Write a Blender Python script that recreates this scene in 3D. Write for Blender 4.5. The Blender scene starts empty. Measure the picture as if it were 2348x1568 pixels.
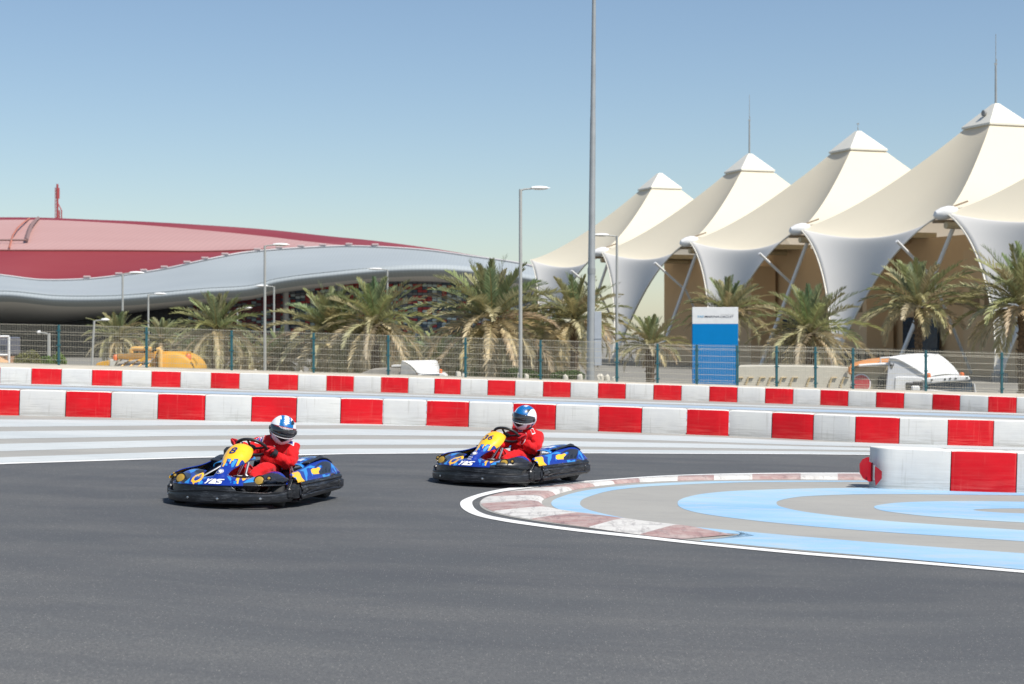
import bpy, bmesh, math, random
from mathutils import Vector, Matrix, Euler
random.seed(11)
C = bpy.context.scene.collection
SC = bpy.context.scene
PI = math.pi
# ---- geometry of the place: eye 2.0 m above the track, ground falls gently to the right
F=3900.; H=2.0; CX=1173.5; HY=765.; S=.03
def proj(X,Y,Z): return (CX+F*X/Y, HY+F*(H-Z)/Y)
def gnd(px,py):
    D=H*F/(py-HY-S*(px-CX)); X=(px-CX)*D/F
    return Vector((X,D,-S*X))
def at(px,py,D): return Vector(((px-CX)*D/F, D, H-(py-HY)*D/F))
def lin(*c): return tuple(((v/255/12.92) if v/255<=.04045 else ((v/255+.055)/1.055)**2.4) for v in c)
def lerp(a,b,t): return a+(b-a)*t
def interp(tab,x):
    if x<=tab[0][0]: return tab[0][1]
    for (a,va),(b,vb) in zip(tab,tab[1:]):
        if x<=b: return lerp(va,vb,(x-a)/(b-a))
    return tab[-1][1]
def cr(P,t):
    """Catmull-Rom through list of tuples, t in 0..1"""
    n=len(P)-1; f=min(max(t,0),1)*n; i=min(int(f),n-1); f-=i
    p0=P[max(i-1,0)];p1=P[i];p2=P[i+1];p3=P[min(i+2,n)]
    return tuple(.5*((2*b)+(-a+c)*f+(2*a-5*b+4*c-d)*f*f+(-a+3*b-3*c+d)*f**3) for a,b,c,d in zip(p0,p1,p2,p3))
def inpoly(x,y,P):
    r=False; j=len(P)-1
    for i in range(len(P)):
        xi,yi=P[i]; xj,yj=P[j]
        if (yi>y)!=(yj>y) and x<(xj-xi)*(y-yi)/(yj-yi)+xi: r=not r
        j=i
    return r
# ---- tagging -------------------------------------------------------------
def tag(o,label=None,cat=None,group=None,kind=None):
    if label: o['label']=label
    if cat: o['category']=cat
    if group: o['group']=group
    if kind: o['kind']=kind
    return o
def empty(name,loc=(0,0,0),rz=0):
    o=bpy.data.objects.new(name,None); C.objects.link(o); o.location=loc; o.rotation_euler=(0,0,rz); o.empty_display_size=.2
    return o
def mobj(name,me,parent=None,mats=()):
    o=bpy.data.objects.new(name,me); C.objects.link(o)
    for m in mats: me.materials.append(m)
    if parent: o.parent=parent
    return o
def pydata(name,vs,fs,mat,parent=None,smooth=False,mi=None,cols=None):
    me=bpy.data.meshes.new(name); me.from_pydata([tuple(v) for v in vs],[],fs)
    mats=mat if isinstance(mat,(list,tuple)) else [mat]
    o=mobj(name,me,parent,mats)
    if smooth: me.polygons.foreach_set('use_smooth',[True]*len(me.polygons))
    if mi: me.polygons.foreach_set('material_index',mi)
    if cols:
        a=me.color_attributes.new('Col','FLOAT_COLOR','POINT')
        a.data.foreach_set('color',[c for v in cols for c in (v[0],v[1],v[2],1)])
    me.update()
    return o
class MB:
    """collects solids into one mesh"""
    def __init__(s): s.v=[];s.f=[];s.m=[]
    def add(s,vs,fs,m=0):
        n=len(s.v); s.v+= [Vector(v) for v in vs]; s.f+=[tuple(i+n for i in f) for f in fs]; s.m+=[m]*len(fs)
    def box(s,c,d,rz=0,m=0,bev=0,R=None):
        x,y,z=[q/2 for q in d]; M=R or Matrix.Rotation(rz,3,'Z')
        if bev:
            b=bev; vs=[];fs=[]
            for sx in(-1,1):
                for sy in(-1,1):
                    for sz in(-1,1):
                        vs+=[(sx*x,sy*(y-b),sz*(z-b)),(sx*(x-b),sy*y,sz*(z-b)),(sx*(x-b),sy*(y-b),sz*z)]
            bm=bmesh.new()
            for v in vs: bm.verts.new(v)
            bmesh.ops.convex_hull(bm,input=bm.verts); bm.verts.index_update()
            vv=[v.co.copy() for v in bm.verts]; ff=[tuple(q.index for q in f.verts) for f in bm.faces]; bm.free()
            s.add([M@v+Vector(c) for v in vv],ff,m); return
        vs=[M@Vector((a*x,b*y,e*z))+Vector(c) for a in(-1,1) for b in(-1,1) for e in(-1,1)]
        s.add(vs,[(0,1,3,2),(4,6,7,5),(0,4,5,1),(2,3,7,6),(0,2,6,4),(1,5,7,3)],m)
    def tube(s,pts,r,n=8,m=0,cap=True):
        pts=[Vector(p) for p in pts]; rs=r if isinstance(r,(list,tuple)) else [r]*len(pts)
        vs=[];up=Vector((0,0,1)); prev=None
        for i,p in enumerate(pts):
            d=(pts[min(i+1,len(pts)-1)]-pts[max(i-1,0)]).normalized()
            if prev is None:
                a=d.cross(up) if abs(d.z)<.95 else d.cross(Vector((0,1,0)))
            else: a=prev-d*prev.dot(d)
            a.normalize(); prev=a; b=d.cross(a)
            for k in range(n):
                t=2*PI*k/n; vs.append(p+(a*math.cos(t)+b*math.sin(t))*rs[i])
        fs=[(i*n+k,i*n+(k+1)%n,(i+1)*n+(k+1)%n,(i+1)*n+k) for i in range(len(pts)-1) for k in range(n)]
        if cap: fs+=[tuple(range(n))[::-1],tuple((len(pts)-1)*n+k for k in range(n))]
        s.add(vs,fs,m)
    def lathe(s,prof,c,axis='Z',n=20,m=0,M=None):
        vs=[]
        for (r,h) in prof:
            for k in range(n):
                t=2*PI*k/n; v=Vector((r*math.cos(t),r*math.sin(t),h))
                if axis=='X': v=Vector((v.z,v.x,v.y))
                if axis=='Y': v=Vector((v.x,v.z,v.y))
                if M: v=M@v
                vs.append(v+Vector(c))
        L=len(prof)
        fs=[(i*n+k,i*n+(k+1)%n,(i+1)*n+(k+1)%n,(i+1)*n+k) for i in range(L-1) for k in range(n)]
        fs+=[tuple(range(n))[::-1],tuple((L-1)*n+k for k in range(n))]
        s.add(vs,fs,m)
    def build(s,name,mat,parent=None,smooth=False):
        o=pydata(name,s.v,s.f,mat,parent,smooth,mi=s.m)
        bm=bmesh.new(); bm.from_mesh(o.data); bmesh.ops.recalc_face_normals(bm,faces=bm.faces); bm.to_mesh(o.data); bm.free()
        if smooth: autosmooth(o)
        return o
def autosmooth(o,ang=35):
    me=o.data
    me.polygons.foreach_set('use_smooth',[True]*len(me.polygons))
    bm=bmesh.new(); bm.from_mesh(me)
    for e in bm.edges:
        if len(e.link_faces)==2 and e.calc_face_angle(0)>math.radians(ang): e.smooth=False
    bm.to_mesh(me); bm.free()
def surf(name,fn,nu,nv,mat,parent=None,col=None,thick=0,closed=False,flip=False):
    vs=[];cols=[]
    for i in range(nu+1 if not closed else nu):
        for j in range(nv+1):
            p=fn(i/nu,j/nv); vs.append(Vector(p))
            if col: cols.append(col(p,i/nu,j/nv))
    fs=[]
    W=nv+1; N=nu if closed else nu
    for i in range(N):
        for j in range(nv):
            a=i*W+j; b=((i+1)%nu if closed else i+1)*W+j
            q=(a,b,b+1,a+1)
            fs.append(q[::-1] if flip else q)
    o=pydata(name,vs,fs,mat,parent,True,cols=cols or None)
    if thick:
        m=o.modifiers.new('t','SOLIDIFY'); m.thickness=thick; m.offset=-1
    return o
# ---- materials -----------------------------------------------------------
def nmat(name):
    m=bpy.data.materials.new(name); m.use_nodes=True; nt=m.node_tree; b=nt.nodes['Principled BSDF']
    return m,nt,b
def N(nt,t,**k):
    n=nt.nodes.new(t)
    for a,v in k.items():
        if a.startswith('i_'):
            n.inputs[a[2:].replace('_',' ')].default_value=v
        else: setattr(n,a,v)
    return n
def ramp(nt,fac,stops,interp='LINEAR'):
    r=nt.nodes.new('ShaderNodeValToRGB'); r.color_ramp.interpolation=interp
    e=r.color_ramp.elements
    while len(e)<len(stops): e.new(.5)
    for x,(p,c) in zip(e,stops):
        x.position=p; x.color=(c,c,c,1) if isinstance(c,(int,float)) else (*c,1)
    nt.links.new(fac,r.inputs[0]); return r.outputs[0]
def mix(nt,fac,a,b,mode='MIX'):
    n=nt.nodes.new('ShaderNodeMix'); n.data_type='RGBA'; n.blend_type=mode
    if isinstance(fac,(int,float)): n.inputs[0].default_value=fac
    else: nt.links.new(fac,n.inputs[0])
    for s,v in ((6,a),(7,b)):
        if isinstance(v,tuple): n.inputs[s].default_value=(*v[:3],1)
        else: nt.links.new(v,n.inputs[s])
    return n.outputs[2]
def noise(nt,scale,detail=4,vec=None,rough=.55,stretch=None,obj=True):
    tc=nt.nodes.new('ShaderNodeTexCoord'); src=tc.outputs['Object'] if obj else tc.outputs['Generated']
    if stretch:
        mp=nt.nodes.new('ShaderNodeMapping'); mp.inputs['Scale'].default_value=stretch; nt.links.new(src,mp.inputs[0]); src=mp.outputs[0]
    n=nt.nodes.new('ShaderNodeTexNoise'); n.inputs['Scale'].default_value=scale; n.inputs['Detail'].default_value=detail; n.inputs['Roughness'].default_value=rough
    nt.links.new(src,n.inputs['Vector']); return n.outputs['Fac']
def bump(nt,b,h,strength=.3,dist=.01):
    n=nt.nodes.new('ShaderNodeBump'); n.inputs['Strength'].default_value=strength; n.inputs['Distance'].default_value=dist
    nt.links.new(h,n.inputs['Height']); nt.links.new(n.outputs[0],b.inputs['Normal'])
def simple(name,c,rough=.5,metal=0,var=.12,scale=6,coat=0,bmp=0,spec=.5):
    m,nt,b=nmat(name)
    f=noise(nt,scale,5)
    col=mix(nt,ramp(nt,f,[(.3,0),(.7,1)]),tuple(v*(1-var) for v in c),tuple(min(v*(1+var),1) for v in c))
    nt.links.new(col,b.inputs['Base Color']); b.inputs['Roughness'].default_value=rough; b.inputs['Metallic'].default_value=metal
    b.inputs['Coat Weight'].default_value=coat; b.inputs['Coat Roughness'].default_value=.05
    b.inputs['Specular IOR Level'].default_value=spec
    if bmp: bump(nt,b,noise(nt,scale*8,3),bmp,.01)
    return m
def attr_mat(name,rough=.3,coat=.6,dirt=.12,spec=.5):
    m,nt,b=nmat(name)
    a=N(nt,'ShaderNodeVertexColor',layer_name='Col')
    f=noise(nt,30,6,rough=.7)
    col=mix(nt,ramp(nt,f,[(.55,0),(.8,dirt)]),a.outputs[0],(.12,.12,.12))
    nt.links.new(col,b.inputs['Base Color']); b.inputs['Roughness'].default_value=rough; b.inputs['Coat Weight'].default_value=coat
    b.inputs['Coat Roughness'].default_value=.08; b.inputs['Specular IOR Level'].default_value=spec
    nt.links.new(ramp(nt,noise(nt,12,4),[(.3,rough*.7),(.7,rough*1.5)]),b.inputs['Roughness'])
    return m
def asphalt():
    m,nt,b=nmat('asphalt')
    big=noise(nt,.12,4,stretch=(.5,1.6,1)); mid=noise(nt,1.3,6,stretch=(.35,1.0,1)); fine=noise(nt,48,4,rough=.9); grit=noise(nt,200,1)
    c=mix(nt,ramp(nt,big,[(.35,0),(.65,1)]),(.122,.127,.127),(.162,.163,.156))
    tcr=nt.nodes.new('ShaderNodeTexCoord'); vd=N(nt,'ShaderNodeVectorMath',operation='DISTANCE'); nt.links.new(tcr.outputs['Object'],vd.inputs[0]); vd.inputs[1].default_value=(1.4,20.2,0)
    dv=N(nt,'ShaderNodeMath',operation='DIVIDE'); nt.links.new(vd.outputs['Value'],dv.inputs[0]); dv.inputs[1].default_value=14.
    c=mix(nt,ramp(nt,dv.outputs[0],[(.10,.35),(.24,.85),(.50,.80),(.62,.35),(.82,0)]),c,(.070,.077,.083))
    # rubber laid down along the driving line: streaks that curve round the hairpin
    sp=nt.nodes.new('ShaderNodeSeparateXYZ'); sb_=N(nt,'ShaderNodeVectorMath',operation='SUBTRACT'); nt.links.new(tcr.outputs['Object'],sb_.inputs[0]); sb_.inputs[1].default_value=(1.4,20.2,0); nt.links.new(sb_.outputs[0],sp.inputs[0])
    at2=N(nt,'ShaderNodeMath',operation='ARCTAN2'); nt.links.new(sp.outputs['Y'],at2.inputs[0]); nt.links.new(sp.outputs['X'],at2.inputs[1])
    cb=nt.nodes.new('ShaderNodeCombineXYZ'); nt.links.new(vd.outputs['Value'],cb.inputs[0]); nt.links.new(at2.outputs[0],cb.inputs[1])
    for sc_,lo_,hi_,am,colr in ((1.1,.42,.62,.5,(.070,.074,.082)),(4.5,.52,.70,.30,(.062,.066,.074)),(2.6,.55,.75,.25,(.19,.187,.175))):
        mp=nt.nodes.new('ShaderNodeMapping'); mp.inputs['Scale'].default_value=(sc_,sc_*.45,1); mp.inputs['Location'].default_value=(sc_*3,0,0); nt.links.new(cb.outputs[0],mp.inputs[0])
        n_=nt.nodes.new('ShaderNodeTexNoise'); n_.inputs['Scale'].default_value=1; n_.inputs['Detail'].default_value=5; n_.inputs['Roughness'].default_value=.6; nt.links.new(mp.outputs[0],n_.inputs['Vector'])
        c=mix(nt,ramp(nt,n_.outputs['Fac'],[(lo_,0),(hi_,am)]),c,colr)
    c=mix(nt,ramp(nt,mid,[(.42,0),(.7,.45)]),c,(.19,.185,.17))
    c=mix(nt,ramp(nt,fine,[(.38,0),(.60,.9)]),c,(.068,.070,.075))
    vo=N(nt,'ShaderNodeTexVoronoi'); vo.inputs['Scale'].default_value=52
    tc=nt.nodes.new('ShaderNodeTexCoord'); nt.links.new(tc.outputs['Object'],vo.inputs['Vector'])
    sel=N(nt,'ShaderNodeSeparateColor'); nt.links.new(vo.outputs['Color'],sel.inputs[0])
    r=ramp(nt,vo.outputs['Distance'],[(.18,1),(.3,0)]); q=ramp(nt,sel.outputs[0],[(.70,0),(.95,.9)])
    ml=N(nt,'ShaderNodeMath',operation='MULTIPLY'); nt.links.new(r,ml.inputs[0]); nt.links.new(q,ml.inputs[1])
    c=mix(nt,ml.outputs[0],c,(.33,.32,.29))
    nt.links.new(c,b.inputs['Base Color']); b.inputs['Roughness'].default_value=.85; b.inputs['Specular IOR Level'].default_value=.3
    bump(nt,b,fine,.5,.006)
    return m
def paint_mat(name,c,under,wear=.5,scale=6,sc2=1.2,tint=None):
    """road paint worn through to what lies under it"""
    m,nt,b=nmat(name)
    f=noise(nt,scale,8,rough=.72,stretch=(.45,1.3,1)); g=noise(nt,sc2,4,stretch=(.4,1.2,1)); fine=noise(nt,55,3,rough=.75)
    col=mix(nt,ramp(nt,g,[(.35,0),(.7,1)]),c,tint or tuple(v*.82 for v in c))
    col=mix(nt,ramp(nt,f,[(.56-.16*wear,0),(.70,wear)]),col,under)
    col=mix(nt,ramp(nt,fine,[(.45,0),(.7,.35)]),col,under)
    nt.links.new(col,b.inputs['Base Color']); b.inputs['Roughness'].default_value=.75; b.inputs['Specular IOR Level'].default_value=.3
    bump(nt,b,fine,.35,.004); return m
def kerb_mat(name,c,worn):
    m,nt,b=nmat(name)
    f=noise(nt,5,9,rough=.75); g=noise(nt,9,5,rough=.8,stretch=(1.2,.25,1)); s=noise(nt,3.2,6,stretch=(.2,2.2,1))
    col=mix(nt,ramp(nt,f,[(.4,0),(.72,.85)]),c,worn)
    col=mix(nt,ramp(nt,g,[(.52,0),(.68,.55)]),col,(.10,.075,.085))
    col=mix(nt,ramp(nt,s,[(.54,0),(.72,.45)]),col,(.09,.09,.11))
    nt.links.new(col,b.inputs['Base Color']); b.inputs['Roughness'].default_value=.7
    bump(nt,b,f,.4,.01); return m
def barrier_mat(name,c,c2,scuff,sc_amt):
    """moulded plastic: scuffed towards the foot, vertical run marks"""
    m,nt,b=nmat(name)
    tc=nt.nodes.new('ShaderNodeTexCoord'); oi=nt.nodes.new('ShaderNodeObjectInfo')
    ad=N(nt,'ShaderNodeVectorMath',operation='ADD'); nt.links.new(tc.outputs['Object'],ad.inputs[0])
    mu=N(nt,'ShaderNodeVectorMath',operation='SCALE'); cx=N(nt,'ShaderNodeCombineXYZ')
    for k in range(3): nt.links.new(oi.outputs['Random'],cx.inputs[k])
    nt.links.new(cx.outputs[0],mu.inputs[0]); mu.inputs['Scale'].default_value=37.; nt.links.new(mu.outputs[0],ad.inputs[1])
    def nz(scale,st,det=5,ro=.6):
        mp=nt.nodes.new('ShaderNodeMapping'); mp.inputs['Scale'].default_value=st; nt.links.new(ad.outputs[0],mp.inputs[0])
        n=nt.nodes.new('ShaderNodeTexNoise'); n.inputs['Scale'].default_value=scale; n.inputs['Detail'].default_value=det; n.inputs['Roughness'].default_value=ro
        nt.links.new(mp.outputs[0],n.inputs['Vector']); return n.outputs['Fac']
    big=nz(1.6,(1,1,1)); run=nz(9,(2.2,2.2,.12),3,.5); hor=nz(5,(.35,.35,7),6,.7)
    col=mix(nt,ramp(nt,big,[(.35,0),(.7,1)]),c,c2)
    col=mix(nt,ramp(nt,run,[(.60,0),(.70,sc_amt*.55)]),col,scuff)
    sp=nt.nodes.new('ShaderNodeSeparateXYZ'); nt.links.new(tc.outputs['Object'],sp.inputs[0])
    low=ramp(nt,sp.outputs['Z'],[(0.03,1),(.22,.25),(.5,.06)])
    ml=N(nt,'ShaderNodeMath',operation='MULTIPLY'); nt.links.new(low,ml.inputs[0]); nt.links.new(ramp(nt,hor,[(.42,0),(.62,1)]),ml.inputs[1])
    m2=N(nt,'ShaderNodeMath',operation='MULTIPLY'); nt.links.new(ml.outputs[0],m2.inputs[0]); m2.inputs[1].default_value=sc_amt*1.1
    col=mix(nt,m2.outputs[0],col,scuff)
    blk=nz(3,(.3,.3,16),3,.6); col=mix(nt,ramp(nt,blk,[(.66,0),(.72,.35)]),col,(.12,.12,.12))
    nt.links.new(col,b.inputs['Base Color']); b.inputs['Roughness'].default_value=.5; b.inputs['Specular IOR Level'].default_value=.22
    bump(nt,b,big,.2,.03)
    return m
ASPH=asphalt()
CONC=(.34,.33,.30)
M=dict(
 conc=paint_mat('concrete_runoff',CONC,(.25,.245,.23),.45,5,.8,(.30,.293,.27)),
 whitep=paint_mat('white_paint',(.52,.545,.54),(.33,.33,.32),.4,4,.7,(.44,.475,.48)),
 bluew=paint_mat('pale_blue_paint',(.30,.40,.50),(.3,.32,.34),.45,4,.7,(.40,.46,.52)),
 blue=paint_mat('blue_paint',(.19,.39,.62),(.42,.46,.46),.7,3.5,.5,(.36,.52,.60)),
 line=paint_mat('line_paint',(.80,.80,.78),(.3,.3,.3),.25,7),
 kred=kerb_mat('kerb_red',(.33,.20,.185),(.50,.44,.40)),
 kwhite=kerb_mat('kerb_white',(.60,.585,.55),(.45,.43,.40)),
 sand=simple('sand_ground',(.20,.19,.165),.9,var=.2,scale=.3),
 bar_red=barrier_mat('barrier_red',(.60,.002,.010),(.46,.002,.008),(.70,.12,.10),.42),
 bar_white=barrier_mat('barrier_white',(.60,.60,.575),(.53,.535,.53),(.33,.32,.29),.65),
 bar_top=barrier_mat('barrier_top',(.74,.72,.66),(.68,.66,.60),(.5,.48,.44),.3),
 post=simple('post_green',(.020,.10,.12),.4,var=.1),
 wire=simple('fence_wire',(.42,.40,.33),.5,metal=.3,var=.05),
 galv=simple('galvanised',(.36,.37,.36),.45,metal=.35,var=.1,scale=2),
 lampc=simple('lamp_pole',(.42,.42,.39),.5,metal=.2,var=.08,scale=2),
 white=simple('white_enamel',(.75,.75,.73),.35,var=.04),
 black=simple('black_plastic',(.020,.021,.024),.42,var=.5,scale=14,bmp=.1),
 blackg=simple('black_gloss',(.012,.012,.014),.12,var=.3),
 tyre=simple('tyre_rubber',(.018,.018,.018),.75,var=.3,scale=20),
 silver=simple('silver_metal',(.55,.55,.55),.25,metal=.9,var=.1),
 amber=simple('amber_lens',(.40,.25,.035),.25,var=.15,coat=.8,scale=20),
 yellow=simple('tank_yellow',(.70,.36,.035),.45,var=.12,scale=1.5),
 orange=simple('orange_cover',(.62,.24,.06),.6,var=.12),
 tankgrey=simple('tank_grey',(.42,.38,.32),.45,var=.1),
 dark=simple('dark_interior',(.015,.018,.025),.5,var=.3),
 signblue=simple('sign_blue',(.0,.20,.50),.7,var=.05,scale=1.2,spec=.15),
 tan=simple('tan_render',(.74,.53,.32),.85,var=.06,scale=.15),
 brick=simple('terracotta',(.45,.24,.13),.8,var=.2,scale=3),
 livery=attr_mat('livery'), facade=attr_mat('facade',.4,.1,.05), helmetm=attr_mat('helmet_paint',.35,.25,.03),
)
def bumper_mat():
    m,nt,b=nmat('scuffed_black')
    s=noise(nt,7,8,rough=.75,stretch=(.9,.9,6)); g=noise(nt,3,4)
    r=ramp(nt,s,[(.50,0),(.66,.42)])
    ml=N(nt,'ShaderNodeMath',operation='MULTIPLY'); nt.links.new(r,ml.inputs[0]); nt.links.new(ramp(nt,g,[(.35,.25),(.6,1)]),ml.inputs[1])
    c=mix(nt,ml.outputs[0],(.011,.012,.015),(.19,.20,.22))
    nt.links.new(c,b.inputs['Base Color']); b.inputs['Roughness'].default_value=.36
    bump(nt,b,s,.35,.004); return m
M['bumper']=bumper_mat()
def canopy_mat():
    m,nt,b=nmat('tent_membrane')
    c=mix(nt,ramp(nt,noise(nt,.15,4),[(.3,0),(.7,1)]),(.82,.755,.60),(.79,.725,.575))
    nt.links.new(c,b.inputs['Base Color']); b.inputs['Roughness'].default_value=.7; b.inputs['Specular IOR Level'].default_value=.2
    b.inputs['Transmission Weight'].default_value=0
    tr=nt.nodes.new('ShaderNodeBsdfTranslucent'); tr.inputs[0].default_value=(.88,.82,.70,1)
    ms=nt.nodes.new('ShaderNodeMixShader'); ms.inputs[0].default_value=.24
    out=nt.nodes['Material Output']; nt.links.new(b.outputs[0],ms.inputs[1]); nt.links.new(tr.outputs[0],ms.inputs[2]); nt.links.new(ms.outputs[0],out.inputs[0])
    return m
M['canopy']=canopy_mat()
def skirt_mat():
    m,nt,b=nmat('tent_skirt')
    c=mix(nt,ramp(nt,noise(nt,.12,3),[(.3,0),(.7,1)]),(.60,.585,.55),(.57,.555,.52))
    nt.links.new(c,b.inputs['Base Color']); b.inputs['Roughness'].default_value=.75; return m
M['skirt']=skirt_mat()
def ribbed(name,c,c2,rough,metal,freq,axis=(1,0,0),rot=0):
    m,nt,b=nmat(name)
    tc=nt.nodes.new('ShaderNodeTexCoord'); mp=nt.nodes.new('ShaderNodeMapping'); mp.inputs['Rotation'].default_value=(0,0,rot)
    nt.links.new(tc.outputs['Object'],mp.inputs[0])
    w=N(nt,'ShaderNodeTexWave',wave_type='BANDS'); w.inputs['Scale'].default_value=freq; w.inputs['Distortion'].default_value=.0
    nt.links.new(mp.outputs[0],w.inputs['Vector'])
    g=noise(nt,.035,6,stretch=(.5,1,3)); c0=mix(nt,ramp(nt,g,[(.3,0),(.7,1)]),c,c2)
    c1=mix(nt,ramp(nt,w.outputs['Fac'],[(.2,.0),(.8,.18)]),c0,tuple(v*.6 for v in c))
    nt.links.new(c1,b.inputs['Base Color']); b.inputs['Roughness'].default_value=rough; b.inputs['Metallic'].default_value=metal; b.inputs['Specular IOR Level'].default_value=.2
    return m
M['roof_pink_sheen']=ribbed('roof_upper',(.52,.315,.285),(.46,.26,.235),.5,.1,.22)  # sky and sun sheen on the red ribs, put into the base colour as pink
M['roof_red']=ribbed('roof_lower',(.23,.024,.032),(.29,.055,.058),.5,.1,.5)
M['silverroof']=ribbed('roof_silver',(.35,.385,.40),(.29,.325,.34),.6,.0,.5)
M['under']=ribbed('roof_underside',(.66,.65,.62),(.60,.59,.57),.6,.0,.5)
def cloth(name,c,rough=.8):
    m,nt,b=nmat(name)
    f=noise(nt,9,5,rough=.6); g=noise(nt,16,3,stretch=(1,1,.35))
    col=mix(nt,ramp(nt,f,[(.35,0),(.7,1)]),tuple(v*.86 for v in c),c)
    nt.links.new(col,b.inputs['Base Color']); b.inputs['Roughness'].default_value=rough; b.inputs['Specular IOR Level'].default_value=.25
    b.inputs['Sheen Weight'].default_value=.1
    bump(nt,b,g,.9,.03); return m
M['suit']=cloth('red_suit',(.66,.006,.010)); M['glove']=cloth('red_glove',(.50,.008,.016),.7)
def visor_mat():
    m,nt,b=nmat('visor'); b.inputs['Base Color'].default_value=(.012,.014,.02,1); b.inputs['Roughness'].default_value=.08; b.inputs['Coat Weight'].default_value=1
    c=mix(nt,ramp(nt,noise(nt,9,3),[(.4,0),(.7,1)]),(.012,.014,.02),(.05,.045,.05)); nt.links.new(c,b.inputs['Base Color']); return m
M['visor']=visor_mat()
def leaf_mat():
    m,nt,b=nmat('palm_leaf'); a=N(nt,'ShaderNodeVertexColor',layer_name='Col')
    nt.links.new(a.outputs[0],b.inputs['Base Color']); b.inputs['Roughness'].default_value=.5; b.inputs['Specular IOR Level'].default_value=.35
    tr=nt.nodes.new('ShaderNodeBsdfTranslucent'); nt.links.new(a.outputs[0],tr.inputs[0])
    ms=nt.nodes.new('ShaderNodeMixShader'); ms.inputs[0].default_value=.32
    out=nt.nodes['Material Output']; nt.links.new(b.outputs[0],ms.inputs[1]); nt.links.new(tr.outputs[0],ms.inputs[2]); nt.links.new(ms.outputs[0],out.inputs[0]); return m
M['leaf']=leaf_mat()
M['trunk']=simple('palm_trunk',(.17,.115,.07),.9,var=.45,scale=9,bmp=.6)
M['navy']=simple('navy_ink',(.012,.03,.16),.4,var=.05); M['inkwhite']=simple('white_ink',(.8,.8,.8),.4,var=.03)
M['inkgrey']=simple('grey_ink',(.06,.07,.10),.5,var=.05); M['inkcyan']=simple('cyan_ink',(.01,.30,.55),.5,var=.05)
M['stone']=simple('pale_stone',(.62,.58,.48),.85,var=.15,scale=4,bmp=.3)
M['mast']=simple('mast_red',(.36,.06,.06),.5,var=.1)
M['glass']=simple('dark_glass',(.02,.05,.09),.12,var=.3,scale=2)

# ---- camera, light, sky --------------------------------------------------
cam=bpy.data.cameras.new('camera'); co=bpy.data.objects.new('camera',cam); C.objects.link(co)
co.location=(0,0,H); co.rotation_euler=(PI/2,0,0); cam.sensor_width=36; cam.lens=F/2347*36; cam.shift_y=-(784-HY)/2347
cam.clip_start=.1; cam.clip_end=6000; cam.dof.use_dof=True; cam.dof.focus_distance=20.5; cam.dof.aperture_fstop=3.2
SC.camera=co
sdir=Vector((.40,-.37,.84)).normalized()
sun=bpy.data.lights.new('sun','SUN'); sun.energy=4.6; sun.angle=math.radians(.5); sun.color=(1,.955,.885)
so=bpy.data.objects.new('sun',sun); C.objects.link(so); so.rotation_euler=sdir.to_track_quat('Z','Y').to_euler(); so.location=(20,-10,60)
w=bpy.data.worlds.new('World'); SC.world=w; w.use_nodes=True; nt=w.node_tree
sky=nt.nodes.new('ShaderNodeTexSky'); sky.sky_type='NISHITA'; sky.sun_disc=False; sky.sun_elevation=math.asin(sdir.z); sky.sun_rotation=math.atan2(sdir.x,sdir.y)
sky.air_density=1.0; sky.dust_density=.45; sky.ozone_density=2.2; sky.altitude=0
nt.links.new(sky.outputs[0],nt.nodes['Background'].inputs[0]); nt.nodes['Background'].inputs[1].default_value=.095
SC.view_settings.view_transform='Standard'; SC.view_settings.look='None'; SC.view_settings.exposure=.30; SC.view_settings.gamma=1
SC.cycles.max_bounces=6; SC.cycles.diffuse_bounces=3; SC.cycles.transparent_max_bounces=8

# ---- ground ----------------------------------------------------------------
LOWZ=-2.3
def gz(x): return -S*max(-45,min(45,x))
def near_ground():
    xs=[-600,-45,0,45,600]; ys=[-60,0,58.2]
    vs=[(x,y,gz(x)) for y in ys for x in xs]; fs=[]
    for j in range(len(ys)-1):
        for i in range(len(xs)-1): a=j*5+i; fs.append((a,a+1,a+6,a+5))
    n=len(vs)   # embankment down and the low plain out to the horizon
    rows=[(58.2,None),(62,LOWZ),(90,LOWZ),(5000,LOWZ-6)]
    return vs,fs
vs,fs=near_ground()
tag(pydata('track_asphalt',vs,fs,ASPH),kind='structure')
xs=[-3500,-45,0,45,3500]; vs=[];fs=[]
for y,z in ((58.2,None),(61.5,LOWZ),(200,LOWZ),(5500,LOWZ)):
    vs+=[(x if y>70 or abs(x)<100 else (600 if x>0 else -600),y,gz(x) if z is None else z) for x in xs]
for j in range(3):
    for i in range(4): a=j*5+i; fs.append((a,a+1,a+6,a+5))
tag(pydata('ground',vs,fs,M['sand']),kind='structure')
def sheet(name,top,bot,mat,lift,n=60,x0=None,x1=None):
    """strip of paint between two curves over px; points projected to the ground"""
    vs=[];fs=[]
    x0=x0 if x0 is not None else top[0][0]; x1=x1 if x1 is not None else top[-1][0]
    for i in range(n+1):
        x=lerp(x0,x1,i/n)
        a=gnd(x,interp(top,x)); b=gnd(x,interp(bot,x)); a.z+=lift; b.z+=lift
        vs+=[a,b]
    for i in range(n): fs.append((2*i+1,2*i+3,2*i+2,2*i))
    return tag(pydata(name,vs,fs,mat),kind='structure')
XS=[-260,0,425,796,1077,1361,1595,1850,2347,2620]
def T(*v): return list(zip(XS,v))
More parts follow.
